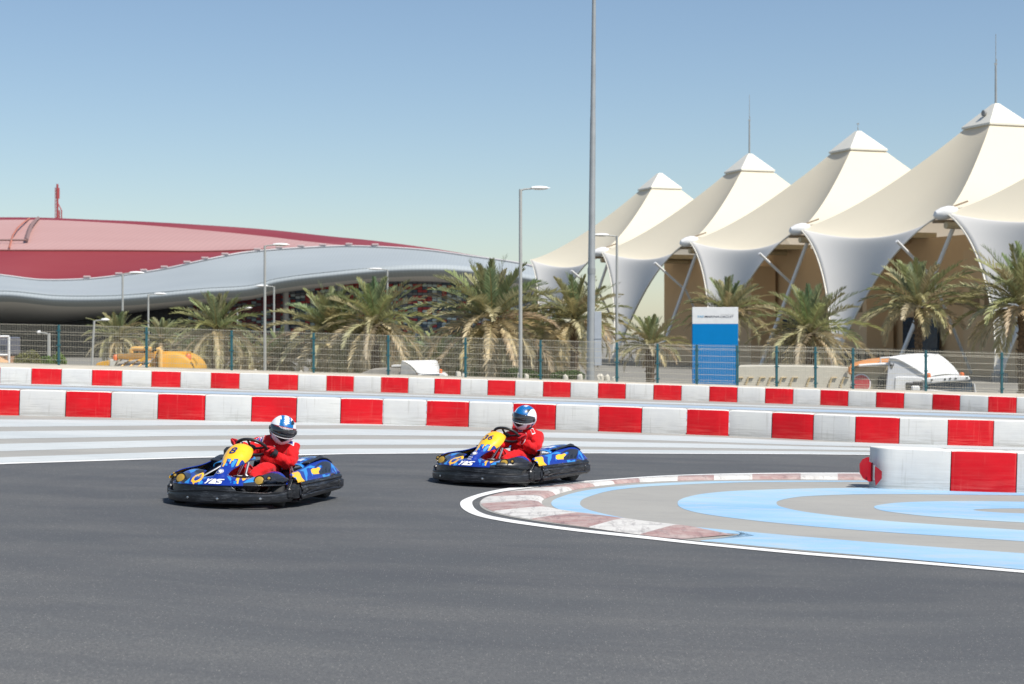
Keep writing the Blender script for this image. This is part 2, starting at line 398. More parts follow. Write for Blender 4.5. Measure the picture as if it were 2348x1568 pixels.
# run-off apron in front of the near barrier
edge=T(1078,1062.6,1049,1040.3,1038.2,1039,1040,1041,1047,1051)
apron_top=[(x,y-12) for x,y in ((-260,947),(44,953),(254,958),(469,964),(780,971),(977,975.5),(1273,985),(1471,992.8),(1671,999.5),(1864,1009),(2062,1018),(2278,1023.5),(2620,1031))]
sheet('runoff_apron',apron_top,edge,M['conc'],.003)
sheet('painted_stripe',T(957,962,964,970,976,984,990,998,1012,1020),T(984,979,975.5,975.4,978,985,991,999,1013,1021),M['whitep'],.0052,x1=1077)
sheet('painted_stripe',T(993,989.4,985,983.2,988.5,993.9,1000.7,1012,1026,1031),T(1013,1006.5,999.8,997.8,1000.1,1005.6,1012.5,1021,1032,1036),M['whitep'],.0052)
sheet('painted_stripe',T(1026,1018,1008.6,1007.6,1007.8,1013,1017,1024,1036,1040),T(1045,1035,1023.2,1020.3,1019.8,1025,1027,1031,1039,1043),M['whitep'],.0052)
sheet('painted_stripe',T(1061,1049,1035,1029,1028.3,1031,1033,1035,1042,1046),T(1076,1061.2,1047.8,1039.5,1037.4,1038.2,1039.2,1040.2,1046,1050),M['whitep'],.0052)
sheet('edge_line',T(1076.8,1061.8,1048.4,1039.9,1037.8,1038.6,1039.6,1040.6,1046.4,1050.4),T(1080,1065,1051.2,1041.8,1039.4,1040,1041,1042,1048,1052),M['line'],.0075)
# painted apron between the two barrier rows (world rows parallel to the barriers)
def band(name,d0,d1,mat,lift):
    vs=[];fs=[]
    for i in range(41):
        x=-26+i*1.3
        b=.008*(x)**2*.25
        for d in (d0,d1): vs.append((x,d-b*.6,gz(x)+lift))
    for i in range(40): fs.append((2*i,2*i+2,2*i+3,2*i+1))
    tag(pydata(name,vs,fs,mat),kind='structure')
band('far_apron',36.0,58,M['conc'],.005)
band('painted_stripe',39.0,41.0,M['whitep'],.009)
band('painted_stripe',42.4,45.0,M['bluew'],.009)
band('painted_stripe',46.2,48.0,M['whitep'],.009)
band('painted_stripe',49.2,51.0,M['bluew'],.009)
band('painted_stripe',51.8,52.9,M['whitep'],.009)
# the island inside the hairpin -------------------------------------------
def q7(L): return [(974.1+.5847*x,916.8+.5847*y) for x,y in L]
def dens(L,k=8):
    n=len(L)-1; return [cr(L,i/(n*k)) for i in range(n*k+1)]
def loop(name,outer,inner,mat,lift):
    ext=lambda L:[tuple(L[0][k]+(L[0][k]-L[1][k])*s_ for k in (0,1)) for s_ in (9/ max(.01,abs(L[0][0]-L[1][0]))*100,)]+list(L)+[tuple(L[-1][k]+(L[-1][k]-L[-2][k])*(900/max(.01,abs(L[-1][0]-L[-2][0]))) for k in (0,1))]
    outer=dens(outer); inner=dens(inner); o=ext(outer); i_=ext(inner); n=220
    def samp(L,t):
        f=t*(len(L)-1); a=min(int(f),len(L)-2); f-=a; return (lerp(L[a][0],L[a+1][0],f),lerp(L[a][1],L[a+1][1],f))
    vs=[];fs=[]
    for k in range(n+1):
        for L in (o,i_):
            p=gnd(*samp(L,k/n)); p.z+=lift; vs.append(p)
    for k in range(n): fs.append((2*k,2*k+1,2*k+3,2*k+2))
    me=pydata(name,vs,fs,mat)
    return tag(me,kind='structure')
lo=q7([(2500,300),(2100,290),(1730,287),(1400,287),(1100,292),(900,300),(700,314),(600,321),(500,329),(400,338),(300,351),(220,368),(160,388),(138,405),(150,430),(200,455),(290,475),(400,492),(600,518),(850,545),(1100,572),(1500,610),(1900,642),(2600,702)])
li=q7([(2500,303),(2100,293),(1730,290),(1400,290),(1100,295),(900,303),(700,318),(600,326),(500,337),(400,348),(300,362),(230,378),(195,392),(185,406),(198,430),(240,451),(320,468),(450,488),(620,510),(850,534),(1100,562),(1500,600),(1900,632),(2600,692)])
# fan fill of the island (convex enough: strip between the two branches)
def fill(name,L,mat,lift):
    L=dens(L,4); L=[tuple(L[0][k]+(L[0][k]-L[1][k])*(900/abs(L[0][0]-L[1][0])) for k in (0,1))]+L+[tuple(L[-1][k]+(L[-1][k]-L[-2][k])*(900/abs(L[-1][0]-L[-2][0])) for k in (0,1))]; bm=bmesh.new(); vv=[]
    for p in L:
        g=gnd(*p); vv.append(bm.verts.new((g.x,g.y,g.z+lift)))
    f=bm.faces.new(vv); bmesh.ops.triangulate(bm,faces=[f]); bmesh.ops.recalc_face_normals(bm,faces=bm.faces)
    for f in bm.faces:
        if f.normal.z<0: f.normal_flip()
    me=bpy.data.meshes.new(name); bm.to_mesh(me); bm.free(); return tag(mobj(name,me,None,[mat]),kind='structure')
fill('infield_concrete',q7([(2500,306),(2100,296),(1730,293),(1400,293),(1100,298),(900,306),(700,322),(600,331),(500,342),(400,353),(300,366),(238,382),(214,405),(232,430),(300,452),(420,474),(600,498),(850,529),(1100,558),(1500,596),(1900,628),(2600,688)]),M['conc'],.004)
loop('edge_line',lo,li,M['line'],.0068)
r1o=q7([(2600,322),(2100,318),(1740,318),(1400,318),(1100,321),(850,332),(700,346),(600,362),(520,386),(495,404),(510,424),(570,442),(700,466),(850,488),(1000,505),(1150,522),(1290,534),(1085,553),(1150,560),(1400,584),(1900,627),(2600,691)])
r1i=q7([(2600,326),(2100,322),(1740,322),(1400,323),(1200,326),(1000,334),(850,343),(720,359),(630,386),(608,405),(622,424),(680,443),(800,468),(900,482),(1000,494),(1100,504),(1200,513),(1350,526),(1500,539),(1700,556),(1900,571),(2600,622)])
loop('blue_ring',r1o,r1i,M['blue'],.0062)
r2o=q7([(2600,352),(2100,346),(1740,346),(1550,348),(1400,351),(1200,359),(1080,371),(1010,388),(990,405),(1010,427),(1100,450),(1300,476),(1500,496),(1800,520),(2100,540),(2600,574)])
r2i=q7([(2600,380),(2348,376),(2000,372),(1800,371),(1650,373),(1500,379),(1430,387),(1390,396),(1378,406),(1398,421),(1500,442),(1700,466),(1850,479),(2000,490),(2200,503),(2600,528)])
loop('blue_ring',r2o,r2i,M['blue'],.0064)
r3o=q7([(2700,408),(2348,401),(2100,398),(1900,402),(1800,410),(1760,421),(1800,437),(1950,456),(2150,471),(2348,483),(2700,500)])
r3i=q7([(2700,432),(2450,429),(2348,428),(2250,428),(2180,430),(2150,433),(2180,438),(2250,443),(2348,447),(2450,452),(2700,462)])
loop('blue_ring',r3o,r3i,M['blue'],.0066)
# kerb
ko=dens(q7([(2600,302),(2100,294),(1700,291),(1400,291),(1100,297),(900,305),(700,319),(500,340),(400,351),(300,365),(240,384),(218,403),(240,426),(290,445),(370,462),(500,482),(640,502),(740,517),(830,529),(930,541),(1010,548)]),8)
ki=dens(q7([(2600,318),(2100,314),(1700,315),(1400,313),(1100,316),(900,322),(760,331),(640,345),(560,360),(500,378),(466,392),(458,406),(475,425),(520,438),(600,451),(700,464),(800,477),(900,490),(1000,501),(1100,514),(1220,531)]),8)
def build_kerb():
    G=[(gnd(*a),gnd(*b)) for a,b in zip(ko,ki)]
    prof=[(0,.0),(.04,.008),(.3,.022),(.6,.038),(.82,.044),(.93,.035),(1.0,.0)]
    vs=[];fs=[];mi=[];acc=0;W=len(prof)
    for k,(a,b) in enumerate(G):
        for u,h in prof:
            p=a.lerp(b,u); p.z+=.006+h*(min(1,(len(G)-1-k)/14+.15)); vs.append(p)
        if k:
            acc+=((G[k][0]-G[k-1][0]).length+(G[k][1]-G[k-1][1]).length)/2
            for j in range(W-1):
                q=((k-1)*W+j,(k-1)*W+j+1,k*W+j+1,k*W+j); fs.append(q); mi.append(int(acc/.72+1)%2)
    o=pydata('kerb',vs,fs,[M['kred'],M['kwhite']],None,True,mi=mi); tag(o,kind='structure')
    for p in o.data.polygons:
        if p.normal.z<0: p.flip()
build_kerb()
def ordw(i):
    t=['first','second','third','fourth','fifth','sixth','seventh','eighth','ninth','tenth','eleventh','twelfth','thirteenth','fourteenth','fifteenth','sixteenth','seventeenth','eighteenth','nineteenth','twentieth']
    return t[i-1] if i<=20 else ('thirtieth' if i==30 else 'twenty-'+t[i-21] if i<30 else 'thirty-'+t[i-31])
# ---- barriers -----------------------------------------------------------
def block(a,b,h,wd,red,label,group,roundend=False):
    """one moulded plastic block standing between ground points a and b"""
    a=Vector(a);b=Vector(b);L=(b-a).length-.016; ang=math.atan2(b.y-a.y,b.x-a.x); tilt=math.asin((b.z-a.z)/(b-a).length)
    bm=bmesh.new(); ch=.02
    prof=[(0,0),(0,h-ch),(.006,h-.006),(ch,h),(wd/2,h+.003),(wd-ch,h),(wd-.006,h-.006),(wd,h-ch),(wd,0)]
    nx=10; cols=[]
    for i in range(nx+1):
        x=L*i/nx; e=min(x,L-x); ins=.012*max(0,1-e/.02)
        row=[]
        for k,(y,z) in enumerate(prof):
            dent=.010*math.sin(PI*i/nx)*(1 if 0<k<0 else 0)
            yy=y+(ins if k<4 else -ins if k>4 else 0)+dent
            zz=z-(ins*.6 if z>h*.5 else 0)
            row.append(bm.verts.new((x+ (0),yy,zz)))
        cols.append(row)
    if roundend:
        for row,i in zip(cols,range(nx+1)):
            x=L*i/nx
            R=wd/2
            if x<R:
                s=math.sqrt(max(0,1-((R-x)/R)**2))
                for v in row:
                    v.co.y=wd/2+(v.co.y-wd/2)*max(s,.12)
    for i in range(nx):
        for k in range(len(prof)-1):
            f=bm.faces.new((cols[i][k],cols[i][k+1],cols[i+1][k+1],cols[i+1][k]))
            f.material_index=1 if 2<=k<=5 else 0
    for row in (cols[0],cols[-1]):
        bm.faces.new(row)
    bmesh.ops.recalc_face_normals(bm,faces=bm.faces)
    me=bpy.data.meshes.new('barrier_block'); bm.to_mesh(me); bm.free()
    o=mobj('barrier_block',me,None,[M['bar_red'] if red else M['bar_white'],M['bar_top']])
    o.location=a+Vector((0,0,0)); o.rotation_euler=Euler((0,-tilt,ang),'XYZ')
    autosmooth(o,50)
    return tag(o,label,'barrier',group)
near=[(-166,948.5),(-61,951),(44.4,953),(150.3,955.4),(254.6,957.9),(361.5,961.1),(469.8,964.1),(576.4,967),(680,969.3),(780.8,971.4),(878,973.5),(977,976),(1074.7,979),(1175,982),(1273.5,985.6),(1371.7,989),(1471,992.7),(1573.4,996.2),(1671,999.8),(1769,1004.3),(1864,1009),(1960.5,1013.8),(2061.7,1017.8),(2172.8,1021.2),(2278,1023.6),(2385,1026)]
P_=[gnd(*p) for p in near]
vis=0
for i,(a,b) in enumerate(zip(P_,P_[1:])):
    red=(i%2==1); n=i-0
    c='red' if red else 'white'
    if i==0: continue
    k=i
    block(a,b,.535,.42,red,f'{c} plastic barrier block in the near row behind the karts, {ordw(k)} from the left','near row of barrier blocks')
fx=[0,72,141,211,280,347,414,483,549,616,683,748,811,873,936,996,1056,1118,1181,1245,1308,1371,1434,1498,1562,1626,1690,1754,1818,1880,1944,2008,2072,2137,2200,2265,2330,2395]
fx=[-68]+fx
ft=[(-70,878),(72,881),(212,884.2),(346,887),(483,890),(617,893.3),(748,896.3),(996,903),(1245,909.5),(1371,913),(1626,920.5),(1881,928.9),(2008,934),(2137,939.2),(2265,945),(2400,950)]
P_=[gnd(x,interp(ft,x)) for x in fx]
for i,(a,b) in enumerate(zip(P_,P_[1:])):
    red=(i%2==0)
    if i==0: red=True
    c='red' if red else 'white'
    block(a,b,.50,.42,red,f'{c} plastic barrier block in the far row below the mesh fence, {ordw(i+1)} from the left','far row of barrier blocks')
def q4(x,y): return ((3380+x/3.279)*.573,(1740+y/3.279)*.573)
g=[gnd(*q4(300,745)),gnd(*q4(1390,742)),gnd(*q4(2255,765)),gnd(*q4(3150,785))]
g[0].y=g[1].y+.02; g[0].x=(q4(300,0)[0]+2-CX)*(g[0].y+.25)/F
block(g[0],g[1],.57,.50,False,'white rounded end block of the front barrier, with broken red plastic on its nose','front barrier blocks',True)
block(g[1],g[2],.565,.50,True,'red plastic block of the front barrier standing on the blue painted ring','front barrier blocks')
block(g[2],g[3],.565,.50,False,'white plastic block of the front barrier cut by the right edge of the photo','front barrier blocks')
# broken red plastic
def q4w(x,y,D): return at(*q4(x,y),D)
br=empty('broken_panel',(g[0].x,g[0].y,g[0].z)); tag(br,'torn red plastic flap sticking out of the rounded end of the front barrier','plastic piece')
def plate(name,pts,D0,dep,parent,mat,lean=0):
    vs=[q4w(x,y,D0+lean*(x-300)/300)-br.location for x,y in pts]; n=len(vs)
    vs+=[v+Vector((0,dep,0)) for v in vs]
    fs=[tuple(range(n)),tuple(range(2*n-1,n-1,-1))]+[(i,i+n,(i+1)%n+n,(i+1)%n) for i in range(n)]
    o=pydata(name,vs,fs,mat,parent); return o
RP=simple('torn_red_plastic',(.34,.004,.012),.35,var=.15)
plate('flap',[(290,292),(320,290),(318,350),(372,372),(394,410),(380,590),(350,612),(310,612),(240,572),(195,495),(192,380),(230,320)],g[0].y+.12,.02,br,RP,.25)
plate('shard',[(396,410),(440,440),(485,480),(482,570),(405,665),(390,560)],g[0].y-.03,.02,br,simple('red_shard',(.50,.01,.02),.3,var=.2),-.12)
mb=MB(); mb.tube([q4w(380,400,g[0].y+.02)-br.location,q4w(378,590,g[0].y+.02)-br.location],.018); mb.build('rivet_bar',M['galv'],br)

# ---- plinth and mesh fence ----------------------------------------------
FX=[-63,135,336,531,719,890,1067,1239,1414,1507,1597,1690,1780,1869,1955,2122,2296,2470]
FT=[(-63,741),(135,745),(336,750),(531,757),(719,763),(890,768.5),(1067,774),(1239,779.5),(1414,785),(1507,788),(1597,790),(1690,791.5),(1780,793),(1869,795),(1955,797.5),(2122,803),(2296,808),(2470,813)]
DF=56.6
def ft_b(px): return at(px,interp(FT,px)+99,DF)
pl=MB()
A=[gnd(x,interp(ft,x)) for x in range(-260,2700,80)]
vs=[];fs=[]
for p in A:
    x=p.x; t=gz(x)+.50
    y0=p.y+.75
    vs+=[(x,y0,gz(x)-.1),(x,y0,t-.02),(x,y0+.02,t),(x,DF+.9,t),(x,DF+.9,gz(x)-.1)]
for i in range(len(A)-1):
    for k in range(4): a=i*5+k; fs.append((a,a+1,a+6,a+5))
tag(pydata('retaining_wall',vs,fs,simple('plinth_concrete',(.50,.45,.36),.85,var=.15,scale=1.2)),'low pale concrete plinth running under the mesh fence','low wall')
fe=empty('mesh_fence',(0,DF,0)); tag(fe,'green posted welded wire mesh fence standing behind the far red and white barrier','fence')
def fpost(px):
    t=at(px,interp(FT,px),DF); zb=gz(t.x)+.49; zt=t.z
    m=MB(); m.box((t.x,0,(zb+zt)/2),(.075,.06,zt-zb),bev=.006)
    for k in (.12,.5,.86): m.box((t.x,-.035,lerp(zb,zt,k)),(.15,.02,.035))
    m.build('post',M['post'],fe)
for px in FX: fpost(px)
for i,(a,b) in enumerate(zip(FX,FX[1:])):
    ta=at(a,interp(FT,a),DF); tb=at(b,interp(FT,b),DF); m=MB(); L=tb.x-ta.x-.09; n=int(L/.055); x0=ta.x+.045
    za,zb2=ta.z-.01,tb.z-.01; ba,bb=gz(ta.x)+.52,gz(tb.x)+.52
    if a<1414: sp=[.0,.17,.24,.40,.54,.68,.73,.88,.99]
    else: sp=[.02,.09,.12,.28,.44,.60,.76,.90,.96]
    r=.0035
    for k in range(n+1):
        t=k/n; x=x0+L*t; zt=lerp(za,zb2,t)+.03; zb=lerp(ba,bb,t)
        m.add([(x-r,-r,zb),(x+r,-r,zb),(x+r,r,zb),(x-r,r,zb),(x-r,-r,zt),(x+r,-r,zt),(x+r,r,zt),(x-r,r,zt)],[(0,1,5,4),(1,2,6,5),(2,3,7,6),(3,0,4,7)])
    for s_ in sp:
        q=[(x0,0,lerp(za,ba,s_)),(x0+L,0,lerp(zb2,bb,s_))]; m.tube(q,.0052,4)
    m.build('mesh_panel',M['wire'],fe)
# ---- sign ------------------------------------------------------------------
def text_mesh(body,size,shear=0,off=0,res=3):
    cu=bpy.data.curves.new('t','FONT'); cu.body=body; cu.size=size; cu.shear=shear; cu.offset=off; cu.resolution_u=res; cu.align_x='CENTER'; cu.align_y='CENTER'
    o=bpy.data.objects.new('t',cu); C.objects.link(o)
    dg=bpy.context.evaluated_depsgraph_get(); me=bpy.data.meshes.new_from_object(o.evaluated_get(dg)); bpy.data.objects.remove(o); return me
def text_on(name,body,size,Mx,mat,parent,shear=0,off=0,sub=0,mapf=None,sx=1):
    me=text_mesh(body,size,shear,off)
    bm=bmesh.new(); bm.from_mesh(me)
    if sub:
        bmesh.ops.triangulate(bm,faces=bm.faces); bmesh.ops.subdivide_edges(bm,edges=[e for e in bm.edges if e.calc_length()>size*.12],cuts=sub)
    for v in bm.verts:
        v.co.x*=sx
        v.co=Vector(mapf(v.co.x,v.co.y)) if mapf else Mx@v.co
    bm.to_mesh(me); bm.free(); me.materials.clear()
    return mobj(name,me,parent,[mat])
DS=61.; sg=at(1581,704,DS); sl=at(1589,704,DS); sr=at(1690,706,DS); wS=sr.x-sl.x; cxS=(sl.x+sr.x)/2
sb=empty('monolith_sign',(cxS,DS,LOWZ)); tag(sb,'tall blue and white circuit name board standing behind the fence','sign')
zt=sg.z-LOWZ; zsp=at(1600,742.5,DS).z-LOWZ
rot=math.radians(-9)
def sgn(name,z0,z1,grow,mat):
    m=MB(); m.box((0,.28,(z0+z1)/2),(wS+.05+grow,.50+grow,z1-z0),bev=.006,rz=0)
    o=m.build(name,mat,sb); return o
sgn('blue_panel',0,zsp,0,M['signblue']); sgn('white_panel',zsp,zt,.004,M['white'])
sb.rotation_euler=(0,0,math.radians(-4))
Rx=Matrix.Rotation(PI/2,4,'X')
zl=at(1600,725.5,DS).z-LOWZ
def put(x,z): return Matrix.Translation((x,.02,z))@Rx
k=DS/F
def fit_text(body,x0,x1,py,hpx,mat,shear):
    me=text_mesh(body,1.0,shear,.012); xs=[v.co.x for v in me.vertices]; ys=[v.co.y for v in me.vertices]; bpy.data.meshes.remove(me)
    w=max(xs)-min(xs); h=max(ys)-min(ys); cx=(max(xs)+min(xs))/2; cy=(max(ys)+min(ys))/2; sx=(x1-x0)*k/w; sy=hpx*k/h
    Mx=put(((x0+x1)/2-1639.5)*k,at(1600,py,DS).z-LOWZ)@Matrix.Diagonal((sx,sy,1,1))@Matrix.Translation((-cx,-cy,0))
    text_on('lettering',body,1.0,Mx,mat,sb,shear,.012)
fit_text('YAS',1599,1613.5,725.6,5.0,M['inkcyan'],.35)
fit_text('MARINA',1614.8,1648.6,725.6,4.6,M['inkgrey'],.2)
fit_text('CIRCUIT',1650.2,1681.5,726.2,4.6,M['inkgrey'],.3)
fit_text('\uFEB2\uFE8E\uFEF3 \uFE8E\uFEE8\uFEF3\uFEAD\uFE8E\uFEE3 \uFE94\uFE92\uFEE0\uFEA3',1651,1682.5,721,2.6,M['galv'],0)
# ---- poles ------------------------------------------------------------------
def lamp(px,py,D,side,label,hl=.95,base=LOWZ,rad=.055,lean=0):
    top=at(px,py,D); o=empty('street_lamp',(top.x,D,base)); h=top.z-base
    tag(o,label,'street lamp','street lamps behind the fence')
    m=MB(); m.tube([(-lean,0,0),(-lean*.4,0,h*.6),(0,0,h)],[rad*1.5,rad*1.15,rad],10); m.build('pole',M['lampc'],o,True)
    m=MB(); m.tube([(0,0,h-.05),(side*.12,0,h),(side*.45,0,h+.03)],.03,8); m.build('arm',M['lampc'],o,True)
    m=MB(); L=hl
    prof=[(.01,0),(.10,.06),(.15,.25),(.16,.5),(.12,.8),(.01,1)]
    vs=[];fs=[];n=12
    for r,t in prof:
        for a in range(n):
            th=2*PI*a/n; vs.append((side*(.35+t*L*.75),r*math.cos(th),h+.04+r*.55*math.sin(th)+(0 if math.sin(th)>0 else .02)))
    for i in range(len(prof)-1):
        for a in range(n): fs.append((i*n+a,i*n+(a+1)%n,(i+1)*n+(a+1)%n,(i+1)*n+a))
    m.add(vs,fs); m.build('lamp_head',M['white'],o,True)
lamp(1193,434,61,1,'tallest slim lamp post with an oval head, standing left of the thick mast')
lamp(607,563,80,1,'slim grey lamp post in front of the silver roof, taller of the pair there',1.1)
lamp(628,657,105,-1,'shorter lamp post just right of a taller one before the silver roof',1.1)
lamp(1414,541,78,-1,'lamp post with its head turned left, just right of the thick mast',1.1)
lamp(281,627,95,1,'lamp post before the left palms under the red roof',1.2)
lamp(340,675,110,1,'short lamp post above the yellow tanker',1.1)
lamp(888,618,112,-1,'lamp post rising from the palms under the silver roof edge',1.3)
lamp(544,707,125,1,'small far lamp post beside the shaggy left palm',1.0)
lamp(216,735,88,1,'small leaning lamp post behind the fence, left of the tanker',.6,lean=.25)
lamp(112,764,75,-1,'short thick pale post with a small floodlight behind the fence',.25,rad=.07)
DP=64.; b0=at(1352,880,DP); t0=at(1362.5,-120,DP)
o=empty('light_mast',(b0.x,DP,LOWZ)); tag(o,'thick tapered grey steel mast rising out of the top of the picture','mast')
m=MB(); d=t0-Vector((b0.x,DP,LOWZ))
m.tube([(0,0,0),d*.35,d*.352,d*.66,d*.662,d],[.165,.140,.132,.105,.098,.062],20); m.build('shaft',M['galv'],o,True)
m=MB(); zz=at(1353,628,DP).z-LOWZ; m.tube([d*(zz/d.z),d*((zz+.22)/d.z)],.150,20); m.build('collar',M['galv'],o,True)
bx=at(1370,714,DP); bb=at(1370,838,DP); cz=(bx.z+bb.z)/2-LOWZ
m=MB(); m.box((bx.x-b0.x,-.02,cz),(.27,.16,(bx.z-bb.z)),bev=.01); c2=at(1362,765,DP); m.box((bx.x-b0.x,-.11,cz),(.275,.01,.02)); m.build('cabinet',simple('cabinet_grey',(.42,.45,.48),.4,var=.05),o)
# ---- palms ------------------------------------------------------------------
def palm_mesh(seed,nf=62,Lf=2.6,droop=1.0,dry=.35,low=-28):
    rnd=random.Random(seed); vs=[];fs=[];cs=[]
    GA=2.39996
    for i in range(nf):
        t=i/nf                      # 0 young upright -> 1 old drooping
        az=i*GA+rnd.uniform(-.2,.2); el=math.radians(lerp(84,low,t**.85))+rnd.uniform(-.12,.12)
        L=Lf*(lerp(.72,1.05,min(1,t*3))*rnd.uniform(.88,1.1))*(1 if t<.8 else .85)
        dr=droop*rnd.uniform(.8,1.25)*lerp(.35,1.25,t)
        p=Vector((0,0,0)); n=11; pts=[];dirs=[]
        base=Vector((math.cos(az),math.sin(az),0)); roll=rnd.uniform(-.5,.5)
        for k in range(n+1):
            pts.append(p.copy()); e=el-dr*(k/n)**1.5*1.25
            d=base*math.cos(e)+Vector((0,0,math.sin(e))); dirs.append(d); p=p+d*(L/n)
        isdry=t>1-dry
        young=(.22,.26,.12); mid=(.43,.40,.21); old=(.58,.49,.32)
        if isdry: c0=tuple(lerp(a,b,rnd.uniform(.5,1)) for a,b in zip(mid,old))
        else: c0=tuple(lerp(a,b,min(1,t*1.4+rnd.uniform(-.15,.35))) for a,b in zip(young,mid))
        # rachis
        side0=base.cross(Vector((0,0,1)))
        for k in range(n):
            a,b=pts[k],pts[k+1]; w_=.028*(1-k/n)+.006
            q=len(vs); vs+= [a-side0*w_,a+side0*w_,b+side0*w_*.9,b-side0*w_*.9]; fs.append((q,q+1,q+2,q+3)); cs+=[(.30,.26,.12)]*4
        # leaflets
        nl=40
        for j in range(nl):
            s_=.16+.84*j/nl; f=s_*n; k=min(int(f),n-1); f-=k
            pp=pts[k].lerp(pts[k+1],f); d=dirs[k].lerp(dirs[min(k+1,n)],f).normalized()
            up=side0.cross(d).normalized()
            ll=.44*math.sin(PI*min(1,(s_*.85+.12)))**.6*rnd.uniform(.8,1.15)*(Lf/2.6)
            for sg_ in (-1,1):
                sw=lerp(.9,.35,s_); v=(side0*sg_*sw*math.cos(roll)+d*lerp(.55,.9,s_)+up*(.55*rnd.uniform(.3,1.3)-.25*t)+up*roll*sg_*.4).normalized()
                tip=pp+v*ll-Vector((0,0,ll*.28*t*rnd.uniform(.5,1.6))); midp=pp+v*ll*.5
                wd=up.cross(v).normalized()*.020+d*.012
                q=len(vs); vs+=[pp-wd*.5,pp+wd*.5,midp+wd,tip,midp-wd]; fs.append((q,q+1,q+2,q+3,q+4))
                kc=rnd.uniform(.75,1.3); cs+=[tuple(x*kc for x in c0)]*5
    me=bpy.data.meshes.new('crown'); me.from_pydata([tuple(v) for v in vs],[],fs); me.materials.append(M['leaf'])
    a=me.color_attributes.new('Col','FLOAT_COLOR','POINT'); a.data.foreach_set('color',[c for v in cs for c in (v[0],v[1],v[2],1)])
    return me
def trunk_mesh(seed,h):
    rnd=random.Random(seed); m=MB(); n=int(h/.16); pts=[];rs=[]
    for i in range(n+1):
        z=-h+h*i/n; r=.17+.03*(i%2)+rnd.uniform(-.012,.012)+(.05 if i>n-6 else 0)+(.07 if i<2 else 0); pts.append((math.sin(z*.6)*.05,0,z)); rs.append(r)
    m.tube(pts,rs,12)
    for i in range(int(h*9)):         # cut frond stubs
        z=-h+.3+(h-.3)*i/(h*9); a=i*2.4; r=.19 if z<-.9 else .23
        q=Vector((r*math.cos(a)*.85+math.sin(z*.6)*.05,r*math.sin(a)*.85,z)); o2=Vector((math.cos(a),math.sin(a),.9)).normalized()
        m.tube([q,q+o2*rnd.uniform(.10,.17)],[.05,.03],5)
    me_o=m.build('trunk',M['trunk']); me=me_o.data; bpy.data.objects.remove(me_o); return me
PV=[palm_mesh(1,56,2.6,1.0,.30,-22),palm_mesh(2,62,2.7,1.1,.45,-42),palm_mesh(3,50,2.5,.85,.25,-12),palm_mesh(4,92,2.7,1.1,.62,-66)]
TV={}
def palm(px,py,D,R,var,rz,label,wide=1.0):
    """px,py = heart of the crown; R = crown radius in photo px"""
    p=at(px,py,D); o=empty('palm_tree',(p.x,D,LOWZ)); tag(o,label,'palm tree','date palms behind the fence')
    h=p.z-LOWZ; hk=round(h,1)
    if hk not in TV: TV[hk]=trunk_mesh(int(hk*10),h)
    s=R*1.14*D/F/2.6
    t=mobj('trunk',TV[hk],o); t.location=(0,0,h); t.scale=(.9+s*.15,.9+s*.15,1)
    c=mobj('crown',PV[var],o); c.location=(0,0,h); c.scale=(s*wide,s*wide,s); c.rotation_euler=(0,0,rz)
palm(497,760,82,108,1,.3,'shaggy palm with dry drooping fronds just right of the yellow tanker')
palm(272,778,92,76,0,1.1,'small palm behind the left half of the yellow tanker')
palm(374,786,99,72,2,2.2,'small green palm between the tanker and the shaggy palm')
palm(757,766,82,132,3,.9,'broad palm with tan lower fronds, left one of the pair under the silver roof')
palm(862,745,80,128,1,2.0,'palm with tall green centre fronds, right one of the pair under the silver roof')
palm(1128,735,83,165,3,4.0,'largest palm, with a wide shaggy crown left of the tallest slim lamp post')
palm(1222,785,88,108,3,5.2,'dense palm between the largest palm and the thick mast')
palm(1318,738,84,126,0,.5,'palm right behind the thick mast with its green fronds fanned up')
palm(1492,795,76,92,2,3.1,'small young palm left of the blue sign')
palm(1668,722,88,102,0,4.4,'palm standing directly behind the blue sign')
palm(1858,765,84,132,1,1.7,'palm with drooping yellow fronds right of the blue sign')
palm(2107,705,90,138,2,2.6,'tall palm with a clear trunk behind the white truck cab')
palm(2345,705,88,168,0,5.6,'palm cut by the right edge of the photo')
palm(640,826,84,84,3,2.9,'low palm mass between the shaggy palm and the broad palm')
palm(566,822,90,72,3,1.3,'low dry palm just right of the shaggy palm, close behind it')
palm(930,828,90,84,3,4.6,'low dry palm behind the pair under the silver roof')
palm(1085,826,92,88,3,3.6,'low dry palm behind the left side of the largest palm')
palm(1262,812,92,98,3,.8,'low dry palm left of the thick mast')
palm(455,812,96,70,3,2.2,'low dry palm peeking out left of the shaggy palm')
palm(815,832,92,80,3,5.5,'low dry palm showing between the pair under the silver roof')
palm(1000,828,88,86,3,.2,'low palm behind the small white truck')
